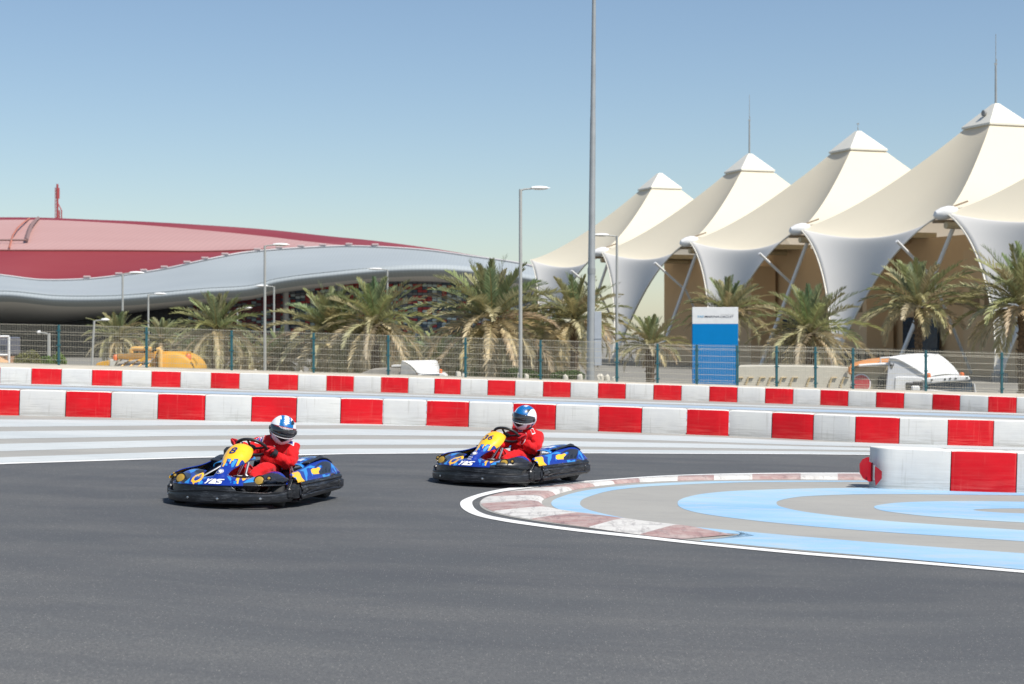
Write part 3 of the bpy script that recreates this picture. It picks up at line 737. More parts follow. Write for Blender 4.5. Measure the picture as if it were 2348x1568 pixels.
# shrubs & stones
def bush(px,py,D,wpx,hpx,label,col):
    p=at(px,py,D); rnd=random.Random(int(px)); vs=[];fs=[];cs=[]
    w_=wpx*D/F/2; hh=hpx*D/F; z0=p.z
    for i in range(1800):
        a=rnd.uniform(0,2*PI); r=math.sqrt(rnd.random()); x=math.cos(a)*r*w_; y=math.sin(a)*r*.6*w_
        lump=.65+.35*math.sin(x*4.1+px)*math.cos(x*2.3); z=rnd.random()**.7*hh*1.45*(.55+.45*lump)*math.sqrt(max(.05,1-r*r*.8))
        s=rnd.uniform(.04,.10); q=len(vs); d=Vector((rnd.uniform(-1,1),rnd.uniform(-1,1),rnd.uniform(-.3,1))).normalized(); e=d.cross(Vector((.3,.5,rnd.uniform(-1,1)))).normalized()
        c=Vector((x,y,z)); vs+=[c-e*s*.4,c+d*s,c+e*s*.4,c-d*s*.5]; fs.append((q,q+1,q+2,q+3)); k=rnd.uniform(.6,1.4); cs+=[tuple(v*k for v in col)]*4
    # stems to the ground
    for i in range(8):
        x=rnd.uniform(-.7,.7)*w_; q=len(vs); vs+=[(x-.02,0,LOWZ-z0),(x+.02,0,LOWZ-z0),(x+.01,0,hh*.5),(x-.01,0,hh*.5)]; fs.append((q,q+1,q+2,q+3)); cs+=[(.12,.09,.05)]*4
    o=pydata('bush',vs,fs,M['leaf'],cols=cs); o.location=(p.x,D,z0); tag(o,label,'bush','bushes behind the fence')
bush(62,846,66,62,38,'yellowish shrub behind the fence at the far left',(.22,.22,.06))
bush(100,846,67,46,26,'bright green shrub left of the short pale post',(.12,.22,.03))
bush(133,846,68,38,27,'green shrub behind the first whole fence post',(.16,.26,.03))
bush(780,866,84,90,32,'green shrub at the foot of the broad palm',(.10,.17,.03))
bush(1072,866,82,60,28,'green shrub right of the small white truck',(.10,.20,.03))
bush(1440-140,868,70,80,16,'low green hedge at the foot of the thick mast',(.07,.13,.02))
bush(1190,866,80,90,18,'low hedge between the two central palms',(.06,.11,.02))
rr=random.Random(5)
for i,(px,py,wd) in enumerate(((1050,861,14),(1063,862,10),(1190,864,13),(1206,865,12),(1296,866,12),(1330,867,14),(1375,868,16),(1392,868,13),(1406,869,9),(585,853,10),(690,855,9))):
    p=at(px,py,66); s=wd*66/F/2; hh=p.z-LOWZ; bm=bmesh.new(); bmesh.ops.create_icosphere(bm,subdivisions=2,radius=s)
    for v in bm.verts:
        v.co*=rr.uniform(.8,1.15); v.co.z=v.co.z*1.5+hh
        if v.co.z<hh: v.co.z=0; v.co.x*=1.3
    me=bpy.data.meshes.new('pale_stump'); bm.to_mesh(me); bm.free(); o=mobj('pale_stump',me,None,[M['stone']]); o.location=(p.x,p.y,LOWZ)
    tag(o,'rough pale stump at the foot of the palms, just above the far barrier','stump','pale stumps under the palms')

# ---- tensile tents ---------------------------------------------------------
AX=Vector((.336,-.942,0)); NX=Vector((-.942,-.336,0))      # along the row towards the camera / out of the front
ZN=13.9; ZP=27.0
def peak(i): return Vector((33+9.85*(i-2),236-25.7*(i-2)*1.0,0)) if False else Vector((interp([(0,13.2),(1,23.0),(2,33.0),(3,42.7),(4,52.6),(5,62.5),(6,72.4)],i),interp([(0,292),(1,265),(2,236.5),(3,210),(4,185),(5,158.5),(6,132)],i),0))
def tent(i,label,ant):
    pk=peak(i); a=14.4; b=16.1
    o=empty('tent_canopy',(pk.x,pk.y,LOWZ)); tag(o,label,'tent','row of white tensile tents')
    def cor(sa,sb): 
        q=(peak(i)+peak(i+1))/2 if sa>0 else (peak(i)+peak(i-1))/2
        return q+NX*b*sb+Vector((0,0,ZN-LOWZ))-Vector((pk.x,pk.y,0))
    NF=cor(1,1);FF=cor(-1,1);FB=cor(-1,-1);NB=cor(1,-1)
    cb=2.15; zc=ZP-2.35-LOWZ
    caps=[AX*cb+NX*cb,AX*-cb+NX*cb,AX*-cb-NX*cb,AX*cb-NX*cb]
    cs=[NF,FF,FB,NB]
    def edge(k,u,sag=1.7,inn=1.3):
        A_,B_=cs[k],cs[(k+1)%4]; p=A_.lerp(B_,u); s4=4*u*(1-u)
        mid=(A_+B_)/2; inw=Vector((-mid.x,-mid.y,0)).normalized()
        free=(k==0 or k==2)
        return p+Vector((0,0,-sag*s4 if free else 1.6*s4))+(inw*inn*s4 if free else Vector((0,0,0)))
    vs=[];fs=[];nu,nv=28,22
    for k in range(4):
        n0=len(vs)
        for x in range(nu+1):
            u=x/nu; e=edge(k,u); c=caps[k].lerp(caps[(k+1)%4],u); 
            for y in range(nv+1):
                v=y/nv; p=e.lerp(Vector((c.x,c.y,0)),v); z=e.z+(zc-e.z)*(v**1.42*.88+v*.12)
                # valley between ridges: faces hang slightly inward
                s4=4*u*(1-u); z-=1.0*s4*math.sin(PI*v)*.8
                vs.append(Vector((p.x,p.y,z)))
        for x in range(nu):
            for y in range(nv):
                q=n0+x*(nv+1)+y; fs.append((q,q+1,q+nv+2,q+nv+1))
    me=pydata('canopy',vs,fs,M['canopy'],o,False)
    bm=bmesh.new(); bm.from_mesh(me.data); bmesh.ops.remove_doubles(bm,verts=bm.verts,dist=.001); bm.to_mesh(me.data); bm.free(); autosmooth(me,14)
    m=MB()      # laced seam down the valley between this tent and the nearer one
    for j in range(30):
        if j%3<2:
            p_=[edge(3,1-(j+k_*.85)/30*.98)+Vector((0,0,.12)) for k_ in (0,1)]; m.tube(p_,.05,4)
    m.build('laced_seam',bpy.data.materials.get('seam_grey') or simple('seam_grey',(.35,.32,.27),.7),o)
    # cap pyramid
    m=MB(); c2=2.6; zb=zc-.05; base=[(AX*a_+NX*b_)*c2+Vector((0,0,zb)) for a_,b_ in ((1,1),(-1,1),(-1,-1),(1,-1))]; top=[(AX*a_+NX*b_)*.28+Vector((0,0,ZP-LOWZ)) for a_,b_ in ((1,1),(-1,1),(-1,-1),(1,-1))]
    low=[v-Vector((0,0,.22)) for v in base]
    m.add(low+base+top,[(3,2,1,0)]+[(j,(j+1)%4,4+(j+1)%4,4+j) for j in range(4)]+[(4+j,4+(j+1)%4,8+(j+1)%4,8+j) for j in range(4)]+[(8,9,10,11)])
    m.build('cap',simple('cap_white',(.72,.69,.60),.5,var=.04,scale=.5),o)
    m=MB(); m.box((0,0,zc-.55),(3.7,3.7,.7),rz=math.atan2(AX.y,AX.x)); m.build('cap_frame',simple('cap_frame_brown',(.28,.20,.15),.7),o)  # plain brown frame box below the cap
    if i in (4,):
        m=MB(); q=(AX*.2+NX*.9)*1.9+Vector((0,0,ZP-LOWZ-1.15)); m.tube([q-NX*.05,q+NX*.2],.34,14); m.build('cap_vent',simple('cap_vent_grey',(.25,.25,.24),.5),o)
    if ant:
        m=MB(); r=.13 if ant>4 else .07; zt=ZP-LOWZ; m.tube([(0,0,zt),(0,0,zt+ant*.55),(0,0,zt+ant*.551),(0,0,zt+ant)],[r,r*.8,r*.35,r*.25],8)
        if ant>4: m.box((0,0,zt+ant*.57),(.30,.1,.22)); m.box((.06,0,zt+ant*.62),(.1,.1,.3))
        else: m.box((0,0,zt+ant),(.26,.2,.16))
        m.build('antenna',M['galv'],o)
    # hanging front skirt, from the front edge down to one foot
    mid=(edge(0,.5)); foot=mid+NX*5.4; foot.z=.8
    def sk(u,v):
        e=edge(0,u); c=mid.lerp(foot,v); c.z=0
        w=(1-v)**1.38+.045*v; off=e-mid; p=Vector((c.x,c.y,0))+Vector((off.x,off.y,0))*w
        z=lerp(e.z,foot.z,v) if True else 0
        z=lerp(e.z,lerp(mid.z,foot.z,v),min(1,v*1.0)**.6)
        bul=4*u*(1-u)*.8*math.sin(PI*v)
        p-=NX*bul; return (p.x,p.y,z)
    s_=surf('skirt',sk,26,30,M['skirt'],o); s_.modifiers.new('t','SOLIDIFY').thickness=.06
    m=MB()
    for u in (0,1): m.tube([Vector(sk(u,j/20))+NX*.05 for j in range(21)],.07,6)
    m.build('edge_cable',bpy.data.materials['cap_white'],o,True)
    m=MB(); m.box((foot.x,foot.y,.4),(1.2,.9,.8)); m.build('foot_block',M['conc'],o)
    # node wrapped in white cloth at the near front corner
    m=MB(); q=NF; 
    m.lathe([(.15,-1.3),(.55,-1.0),(.75,-.3),(.72,.4),(.5,.9),(.2,1.2)],(0,0,0),n=14,M=Matrix.Rotation(math.radians(72),3,'Y')); m.v=[v*Vector((1,.8,.8)) if False else Vector((v.x,v.y*.8,v.z*.85))+q+Vector((0,-.3,-.1)) for v in m.v]
    m.build('node_wrap',M['white'],o,True)
    m=MB(); m.box((q.x+1.2,q.y,q.z+.7),(2.0,.5,.16),R=Matrix.Rotation(-.35,3,'Y')); m.box((q.x+.2,q.y+.6,q.z-.9),(2.6,.5,.3)); m.build('node_bracket',simple('bracket_tan',(.30,.22,.14),.7),o)
    # struts
    m=MB(); m.tube([q+Vector((1.3,1.2,-.9)),q+Vector((-3.6,6.5,-q.z+.2))],.21,12); m.build('strut',M['white'],o,True)
    m=MB(); m.tube([q+Vector((-4.2,2.5,-2.7)),q+Vector((.2,6.0,-6.2)),q+Vector((5.5,11,-q.z+.2))],.16,12); m.build('strut',M['white'],o,True)
    # beam under the canopy running back from the node
    m=MB(); e2=q-NX*14; m.tube([q+Vector((0,0,-1.3)),Vector((e2.x,e2.y,q.z-1.3))],.35,8); m.build('beam',simple('beam_cream',(.55,.46,.30),.6),o)
tent(1,'farthest white tensile tent, smallest peak right of the thick mast',0)
tent(2,'second white tensile tent, with the long thin antenna on its peak',8.2)
tent(3,'third white tensile tent, with a short stub antenna on its peak',.9)
tent(4,'tall white tensile tent, with an antenna and a round vent on its cap',7.6)
tent(5,'nearest white tensile tent, cut by the right edge of the photo',0)
# building under the tents
def tanbuilding():
    o=empty('grandstand_building',(48,190,LOWZ)); tag(o,'long tan rendered building in the shade under the white tents','building')
    m=MB(); L0=peak(1)-NX*(-3.0)-AX*4; L1=peak(6)+NX*3.0
    def prism(p0,p1,back,h,z0=0,mm=m):
        A_=[p0,p1,p1-NX*back,p0-NX*back]; org=Vector((48,190,0))
        vs=[Vector((q.x,q.y,z0))-org for q in A_]+[Vector((q.x,q.y,h))-org for q in A_]
        for v in vs: pass
        mm.add(vs,[(0,1,2,3),(7,6,5,4)]+[(j,(j+1)%4,4+(j+1)%4,4+j) for j in range(4)])
    prism(peak(1)+NX*2+AX*6,peak(6)+NX*2,12,15.2)
    m.build('wall',M['tan'],o)
    m=MB()
    for i in (2,3,4,5):
        m=MB(); a=peak(i)+AX*2; prism(a+NX*5.5,a+NX*5.5+AX*9,3.6,13.2,0,m)
        m.build('projecting_bay',bpy.data.materials.get('tan_bay') or simple('tan_bay',(.74,.55,.35),.85,var=.06,scale=.15),o)
    for i in (2,3,4,5):
        for k in range(3):
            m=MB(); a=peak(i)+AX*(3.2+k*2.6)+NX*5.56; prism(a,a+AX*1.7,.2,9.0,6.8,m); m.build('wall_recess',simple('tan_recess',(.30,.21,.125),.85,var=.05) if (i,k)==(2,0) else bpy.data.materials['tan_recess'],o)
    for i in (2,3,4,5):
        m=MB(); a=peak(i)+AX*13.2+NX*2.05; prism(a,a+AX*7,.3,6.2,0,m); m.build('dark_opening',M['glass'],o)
    for i in (1,2,3,4,5):
        m=MB(); prism(peak(i)+AX*9+NX*9,peak(i)+AX*17+NX*9,9,15.8,15.2,m); m.build('roof_slab',bpy.data.materials.get('roof_cream') or simple('roof_cream',(.50,.42,.27),.7),o)
tanbuilding()
# entrance lettering on a dark board, seen through the fence
bd=at(1996,821,196.5); o=empty('wall_sign',(bd.x,196.5,LOWZ)); tag(o,'dark lettering on the tan wall above the orange tipper cover','sign')
c=at(1938,829,196.5); m=MB(); m.box((c.x-bd.x,.3,(c.z-LOWZ+1.5)/2),(2.3,.2,c.z-LOWZ+1.5)); m.build('board',M['dark'],o)
text_on('lettering','ZAF JLU',2.0,Matrix.Translation((0.0,0,bd.z-LOWZ))@Rx,simple('letter_black',(.03,.025,.02),.5),o,0,.05)
m=MB(); m.tube([(-3.2,.12,bd.z-LOWZ-.9),(4.4,.12,bd.z-LOWZ-.9)],.06,6); m.build('letter_rail',M['tan'],o)

# ---- the red roofed hall -----------------------------------------------
def hall():
    rows=[ # (D, [(px,py)...])
    ('ridge',  [(-420,500,470),(0,498,440),(100,499,436),(200,503,430),(330,508,424),(470,516,416),(610,526,405),(760,542,392),(860,552,383),(1000,571,370),(1080,585,362),(1189,602,352),(1240,613,345)]),
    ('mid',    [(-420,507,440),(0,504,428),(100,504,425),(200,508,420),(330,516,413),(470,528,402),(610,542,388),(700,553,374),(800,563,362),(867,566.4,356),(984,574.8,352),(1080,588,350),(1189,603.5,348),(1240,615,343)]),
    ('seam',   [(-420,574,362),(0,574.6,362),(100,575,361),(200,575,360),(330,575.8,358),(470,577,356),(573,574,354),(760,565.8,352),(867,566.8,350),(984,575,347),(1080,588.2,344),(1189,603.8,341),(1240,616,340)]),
    ('lowred', [(-420,604,350),(0,604,350),(100,609,349),(200,610,348),(330,604,347),(470,588,347),(573,577,347),(760,566,347),(867,567,346),(984,575.2,344),(1080,588.4,342),(1189,604,339),(1240,616.5,338)]),
    ('silver', [(-420,600,338),(0,632,338),(94,643,338),(200,641,338),(283,632,338),(377,618,338),(471,597.5,338),(573,579,340),(760,566.5,342),(867,567.5,341),(984,575.5,340),(1080,588.6,338),(1189,604.3,336),(1240,617,335)])]
    def P(row,t):
        r=dict(rows)[row] if isinstance(row,str) else row
        x=lerp(-420,1240,t); tab=[(a,(b,d)) for a,b,d in r]
        # smooth interpolation in px
        for k in range(len(r)-1):
            if x<=r[k+1][0] or k==len(r)-2:
                f=(x-r[k][0])/(r[k+1][0]-r[k][0]); break
        p0=r[max(k-1,0)];p1=r[k];p2=r[k+1];p3=r[min(k+2,len(r)-1)]
        def h(i):
            m1=(p2[i]-p0[i])/(p2[0]-p0[0])*(p2[0]-p1[0]); m2=(p3[i]-p1[i])/(p3[0]-p1[0])*(p2[0]-p1[0])
            return (2*f**3-3*f*f+1)*p1[i]+(f**3-2*f*f+f)*m1+(-2*f**3+3*f*f)*p2[i]+(f**3-f*f)*m2
        return at(x,h(1),h(2))
    o=empty('red_roofed_hall',(-60,360,LOWZ)); tag(o,'huge low hall with a swooping red and silver metal roof','building'); org=Vector((-60,360,LOWZ))
    Rm=dict(rows)
    lipc=[(-420,690,302),(0,675,302),(126,685.5,302),(251,685.5,302),(346,679,302),(471,668,303),(573,661,304),(633,645.5,305),(750,631,306),(867,620.5,308),(955,616.6,310),(1043,618,313),(1160,630,318),(1240,642,322)]
    und=[(-420,760,330),(0,741,330),(135,740.5,330),(188,734,330),(314,716,330),(440,700,330),(545,689,330),(662,668,330),(750,656,330),(838,646,330),(984,645,330),(1072,653,330),(1160,664,330),(1240,672,330)]
    nu=120
    def loft(name,ra,rb,mat,nv=6,bulge=0,bz=0):
        def fn(u,v):
            a=P(ra,u);b=P(rb,u);p=a.lerp(b,v); s=math.sin(PI*v)
            return p-org+Vector((0,-bulge*s,bz*s))
        return surf(name,fn,nu,nv,mat,o,flip=True)
    loft('upper_roof',Rm['ridge'],Rm['mid'],M['roof_red'] ,6,0,.2)
    loft('upper_roof',Rm['mid'],Rm['seam'],M['roof_pink_sheen'],8,0,.12)
    loft('lower_roof',Rm['seam'],Rm['silver'],M['roof_red'],8,1.5,-.6)
    # silver band: long slope, rounded lip, then the underside
    def sil(u,v):
        a=P(Rm['silver'],u);l=P(lipc,u);b=P(und,u)
        ctrl=[a,a.lerp(l,.5)+Vector((0,0,-.25)),l+Vector((0,2.2,.95)),l+Vector((0,.4,.5)),l+Vector((0,-.1,-.1)),l+Vector((0,.6,-.7)),l+Vector((0,3,-1.25))]
        ctrl=[tuple(c-org) for c in ctrl]
        return cr(ctrl,v)
    surf('silver_roof',sil,nu,24,M['silverroof'],o,flip=True)
    def un(u,v):
        l=P(lipc,u)+Vector((0,3,-1.25)); b=P(und,u)
        return tuple(l.lerp(b,v)-org+Vector((0,0,-.4*math.sin(PI*v))))
    surf('soffit',un,nu,8,M['under'],o,flip=True)
    # pale flashing where red meets silver
    m=MB(); m.tube([P(Rm['silver'],i/90)-org+Vector((0,-.3,.15)) for i in range(91)],.20,6); m.build('roof_flashing',simple('flashing',(.50,.48,.48),.5,var=.05),o,True)
    m=MB(); m.tube([P(Rm['seam'],i/90)-org+Vector((0,-.2,.1)) for i in range(0,62)],.16,5); m.build('seam_rail',simple('seam_rail',(.25,.10,.09),.6,var=.05),o,True)
    m=MB()
    for px in (200,273,330,377,429,470,516,590,640,690,740,800,860): 
        t=(px+420)/1660; q=P(Rm['silver'],t)-org+Vector((0,-.2,.7)); m.box(q-Vector((0,0,.15)),(1.4,.8,.4),bev=.1)
    m.build('roof_vent',simple('roof_vent',(.46,.36,.35),.5,var=.05),o)
    # far side down to the ground
    bk=[(a,790,d+60) for a,b,d in Rm['ridge']]
    def bfn(u,v):
        a=P(Rm['ridge'],u);b=P(bk,u); b=Vector((b.x,b.y,LOWZ)); return tuple(a.lerp(b,v)-org)
    surf('rear_roof',bfn,nu,4,M['roof_red'],o)
    # roof panels on the far left: grey gutter strip and skylight edge
    def onroof(px,py):   # depth on the mid/seam loft
        t=(px+420)/1660; a=P(Rm['mid'],t);b=P(Rm['seam'],t); ya=HY-(a.z-H)*F/a.y; yb=HY-(b.z-H)*F/b.y
        v=(py-ya)/(yb-ya); p=a.lerp(b,v); return p+Vector((0,-.2,.9*math.sin(PI*min(1,max(0,v)))+.25))
    def strip(name,pts,w_,mat):
        m=MB(); q=[onroof(*p)-org for p in pts]; m.tube(q,w_,4); m.build(name,mat,o)
    strip('roof_gutter',[(88,502),(80,515),(72,530),(66,545),(61,560)],.50,simple('gutter',(.22,.14,.13),.7))
    strip('roof_gutter',[(68,503),(55,520),(42,535),(30,552),(22,572)],.22,simple('gutter_red',(.42,.15,.10),.7))
    strip('roof_gutter',[(-60,560),(0,560.5),(61,560.5)],.22,bpy.data.materials['gutter'])
    # mosaic facade: one sheet of panels, real colours per pane
    rnd=random.Random(4); vs=[];fs=[];cs=[]; DFc=331.
    x0=at(-420,0,DFc).x; x1=at(1230,0,DFc).x; cw=.95; ch=.56; nx=int((x1-x0)/cw); zb=LOWZ; 
    for i in range(nx):
        xa=x0+i*cw; px=CX+F*xa/DFc; t=(px+420)/1660
        zt=P(und,min(1,max(0,t))).z+.6; zt0=8.6+ (zt-zt0 if False else 0)
        for j in range(int((zt-zb)/ch)+1):
            z=zt-j*ch-ch; st=int((z+100)/(ch*4.0)); inst=((z+100)/(ch*4.0))%1
            r=rnd.random()
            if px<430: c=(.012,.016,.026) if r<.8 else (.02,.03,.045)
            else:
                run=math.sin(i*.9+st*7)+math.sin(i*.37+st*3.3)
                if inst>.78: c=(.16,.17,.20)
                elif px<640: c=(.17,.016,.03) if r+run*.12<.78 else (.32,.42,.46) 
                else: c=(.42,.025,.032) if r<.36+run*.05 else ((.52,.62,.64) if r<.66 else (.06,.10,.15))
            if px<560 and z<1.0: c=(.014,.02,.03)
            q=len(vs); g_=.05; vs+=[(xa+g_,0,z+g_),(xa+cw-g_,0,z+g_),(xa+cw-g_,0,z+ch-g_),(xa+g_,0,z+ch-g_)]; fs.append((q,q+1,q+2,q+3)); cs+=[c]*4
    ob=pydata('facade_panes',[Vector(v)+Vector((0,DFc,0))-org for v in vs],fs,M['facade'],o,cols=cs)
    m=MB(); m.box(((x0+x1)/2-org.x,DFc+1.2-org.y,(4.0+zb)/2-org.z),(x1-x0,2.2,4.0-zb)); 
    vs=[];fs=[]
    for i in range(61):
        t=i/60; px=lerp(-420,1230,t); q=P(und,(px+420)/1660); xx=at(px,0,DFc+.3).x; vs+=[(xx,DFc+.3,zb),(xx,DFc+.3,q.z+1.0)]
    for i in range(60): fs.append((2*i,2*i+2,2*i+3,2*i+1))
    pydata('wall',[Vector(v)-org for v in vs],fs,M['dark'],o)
    for px in (780,655,1110): 
        m=MB(); q=at(px,700,DFc-2.5); zt=P(und,(px+420)/1660).z; m.tube([(q.x-org.x,q.y-org.y,0),(q.x-org.x,q.y-org.y,zt-LOWZ+.3)],.55,12); m.build('column',M['under'],o,True)
hall()
# lattice mast beyond the roof
q=at(133,499,455); o=empty('lattice_mast',(q.x,455,LOWZ)); tag(o,'thin red lattice mast rising behind the red roof','mast')
zt=at(0,422,455).z-LOWZ; zm=at(0,470,455).z-LOWZ; m=MB(); z0=0
k=455/F
for dx in (-6.5*k,-3.2*k): m.tube([(dx,0,z0),(dx,0,at(0,430,455).z-LOWZ)],.10,5)
m.tube([(-1.5*k,0,z0),(-1.5*k,0,zt)],.30,8); m.tube([(-1.5*k,.4,at(0,455,455).z-LOWZ),(-1.5*k,.4,zt-1)],.5,8)
for dx in (3*k,8*k): m.tube([(dx,0,z0),(dx,0,at(0,482,455).z-LOWZ)],.18,5)
m.tube([(0,0,at(0,466,455).z-LOWZ),(8*k,0,at(0,482,455).z-LOWZ)],.15,5)
zz=at(0,499,455).z-LOWZ
while zz<zt-1.2:
    m.box((-4.8*k,0,zz),(.5,.12,.12)); zz+=.9
m.build('lattice',M['mast'],o)

# ---- vehicles behind the fence ---------------------------------------------
def W(px,py,D,o): return at(px,py,D)-Vector(o.location)
def extr(name,pts,D,dep,parent,mat,bev=.03):
    """outline at real distance D, given real depth"""
    vs=[W(x,y,D,parent) for x,y in pts]; n=len(vs)
    m=MB(); m.add(vs+[v+Vector((0,dep,0)) for v in vs],[tuple(range(n)),tuple(range(2*n-1,n-1,-1))]+[(i,i+n,(i+1)%n+n,(i+1)%n) for i in range(n)])
    ob=m.build(name,mat,parent)
    if bev: b_=ob.modifiers.new('b','BEVEL'); b_.width=bev; b_.segments=2; b_.limit_method='ANGLE'
    return ob
def wheelset(o,pxs,D,deps,r=.5):
    for px in pxs:
        for dp in deps:
            q=W(px,800,D,o); m=MB(); m.lathe([(.1,-.16),(r*.6,-.16),(r*.95,-.14),(r,-.08),(r,.08),(r*.95,.14),(r*.6,.16),(.1,.16)],(q.x,dp,r),axis='Y',n=20); m.build('wheel',M['tyre'],o,True)
def z350(x,y): return ((350+x/4.696)*.573,(1350+y/4.696)*.573)
# yellow tanker
D=72.; o=empty('tanker_truck',(at(335,0,D).x,D,LOWZ)); tag(o,'yellow tanker with a ribbed grey body seen over the far barrier at left','truck')
c=W(*z350(1500,640),D,o); m=MB(); R_=W(*z350(1500,285),D,o).z-c.z; rx=(W(*z350(2010,640),D,o).x-W(*z350(1120,640),D,o).x)/2; cxx=(W(*z350(2010,640),D,o).x+W(*z350(1120,640),D,o).x)/2
vs=[];n=40;prof=[(0,-.10),(.85,-.06),(.97,0.0),(1,.08),(1,3.0),(.9,3.3),(0,3.4)]
for r,y in prof:
    for a in range(n): th=2*PI*a/n; vs.append((cxx+rx*r*math.cos(th),y,c.z+R_*r*math.sin(th)))
m.add(vs,[(i*n+a,i*n+(a+1)%n,(i+1)*n+(a+1)%n,(i+1)*n+a) for i in range(len(prof)-1) for a in range(n)]); m.build('tank_end',M['yellow'],o,True)
extr('top_box',[z350(*p) for p in ((1240,262),(1850,268),(1850,440),(1240,440))],D+.6,1.2,o,M['yellow'])
# ribbed body going away to the left
p0=W(*z350(1150,600),D,o); x1=W(*z350(430,600),D,o).x; m=MB(); R2=W(*z350(900,425),D,o).z-p0.z; n=28
prof=[(p0.x+.1,1),(lerp(p0.x,x1,.5),.98),(x1+.25,.93),(x1,.6)]; vs=[]
for xx,r in prof:
    for a in range(n): th=2*PI*a/n; vs.append((xx,1.2+1.1*r*math.cos(th),p0.z+R2*r*math.sin(th)*1.0))
m.add(vs,[(i*n+a,i*n+(a+1)%n,(i+1)*n+(a+1)%n,(i+1)*n+a) for i in range(3) for a in range(n)]+[tuple(range(n)),tuple(3*n+a for a in range(n))]); m.build('tank_body',M['tankgrey'],o,True)
for t in (.12,.34,.57,.80):
    m=MB(); xx=lerp(p0.x,x1,t); r=1.03-.06*t; m.tube([(xx+.35*math.sin(2*PI*a/24),1.2+1.1*r*math.cos(2*PI*a/24),p0.z+R2*r*math.sin(2*PI*a/24)) for a in range(25)],.045,6); m.build('rib',M['yellow'],o,True)
extr('side_board',[z350(*p) for p in ((555,312),(1230,285),(1230,390),(760,420),(550,405))],D+.1,.15,o,simple('board_ochre',(.42,.20,.03),.6))
m=MB(); m.tube([W(*z350(*p),D+.3,o) for p in ((825,290),(825,235),(850,215),(900,208),(1200,220))],.10,10); m.build('pipe',simple('pipe_yellow',(.72,.42,.12),.4),o,True)
m=MB(); m.tube([W(*z350(*p),D-.22,o) for p in ((1368,600),(1368,245),(1345,225),(1310,240))],.11,10); m.build('pipe',bpy.data.materials['pipe_yellow'],o,True)
extr('bracket',[z350(*p) for p in ((1080,330),(1085,420),(1000,470),(975,435))],D-.2,.1,o,M['yellow'],0)
extr('bracket',[z350(*p) for p in ((1270,590),(1330,590),(1290,440),(1320,260),(1290,300),(1262,420),(1225,455),(1230,500))],D-.18,.06,o,simple('rust_brown',(.20,.10,.03),.7),0)
extr('mirror_arm',[z350(*p) for p in ((1985,365),(2065,470),(2040,540),(2010,450),(1960,400))],D-.1,.1,o,M['yellow'],0)
extr('cab',[z350(*p) for p in ((120,570),(180,480),(300,445),(400,430),(410,640),(100,640))],D+.4,1.8,o,M['yellow'])
extr('hatch',[z350(*p) for p in ((412,415),(540,405),(545,440),(470,600),(410,600))],D+.1,.5,o,simple('hatch_grey',(.62,.60,.52),.5))
for p in ((505,375),(1880,360)):
    m=MB(); q=W(*z350(*p),D,o); m.lathe([(.02,-.12),(.12,-.12),(.12,.05),(.08,.11),(.02,.12)],(q.x,.2,q.z),n=12); m.build('beacon',simple('beacon_orange',(.75,.16,.03),.4),o,True)
m=MB(); q0=W(*z350(100,600),D,o);q1=W(*z350(2000,600),D,o); m.box(((q0.x+q1.x)/2,1.3,.85),(q1.x-q0.x,.9,.25)); m.build('chassis',M['black'],o)
wheelset(o,(245,380,410),D,(.2,2.3))
m=MB(); 
for fx_ in (.2,.5,.8): m.box((lerp(q0.x,q1.x,fx_),1.3,1.4),(.3,.8,1.0))
m.build('tank_saddle',M['black'],o)
# small white truck in the middle
def z155(x,y): return ((1550+x/7.827)*.573,(1400+y/7.827)*.573)
D=76.; o=empty('small_truck',(at(960,0,D).x,D,LOWZ)); tag(o,'white truck cab roof with wind deflector showing over the far barrier','truck')
extr('deflector_side',[z155(*p) for p in ((430,380),(490,365),(700,500),(900,720),(900,760),(395,790))],D,.12,o,simple('cab_grey',(.34,.34,.33),.5))
# sloping white deflector: curved sheet between the near edge and the far edge
e0=[z155(*p) for p in ((440,368),(560,400),(700,490),(830,610),(930,740))]; e1=[z155(*p) for p in ((1490,345),(1540,380),(1585,520),(1610,620),(1625,735))]
def dfn(u,v):
    a=cr(e0,v);b=cr(e1,v); return tuple(W(lerp(a[0],b[0],u),lerp(a[1],b[1],u),D+.0+u*2.0,o))
surf('deflector',dfn,6,16,M['white'],o,thick=.05)
extr('deflector_side',[z155(*p) for p in ((1490,345),(1545,365),(1590,520),(1625,735),(1500,740))],D+2.0,.1,o,M['white'])
extr('cab',[z155(*p) for p in ((530,790),(640,735),(920,760),(1000,745),(1640,730),(1750,725),(1850,820),(1850,1500),(500,1500))],D+.1,2.0,o,M['white'])
extr('windscreen',[z155(*p) for p in ((1060,765),(1640,755),(1600,815),(1100,830))],D+.05,.05,o,M['glass'],0)
extr('load_body',[z155(*p) for p in ((-1000,790),(-500,600),(120,560),(400,560),(400,1300),(-1000,1300))],D+.4,2.0,o,simple('load_grey',(.30,.28,.25),.7))
extr('load_cover',[z155(*p) for p in ((125,480),(410,480),(410,520),(125,525))],D+.4,2.0,o,M['white'],0)
for p in ((912,690),(1655,660)):
    m=MB(); q=W(*z155(*p),D,o); m.lathe([(.02,-.10),(.07,-.10),(.07,.05),(.04,.08),(.01,.09)],(q.x,.3,q.z),n=10); m.build('beacon',bpy.data.materials['beacon_orange'],o,True)
wheelset(o,(880,925,985),D,(.3,2.0))
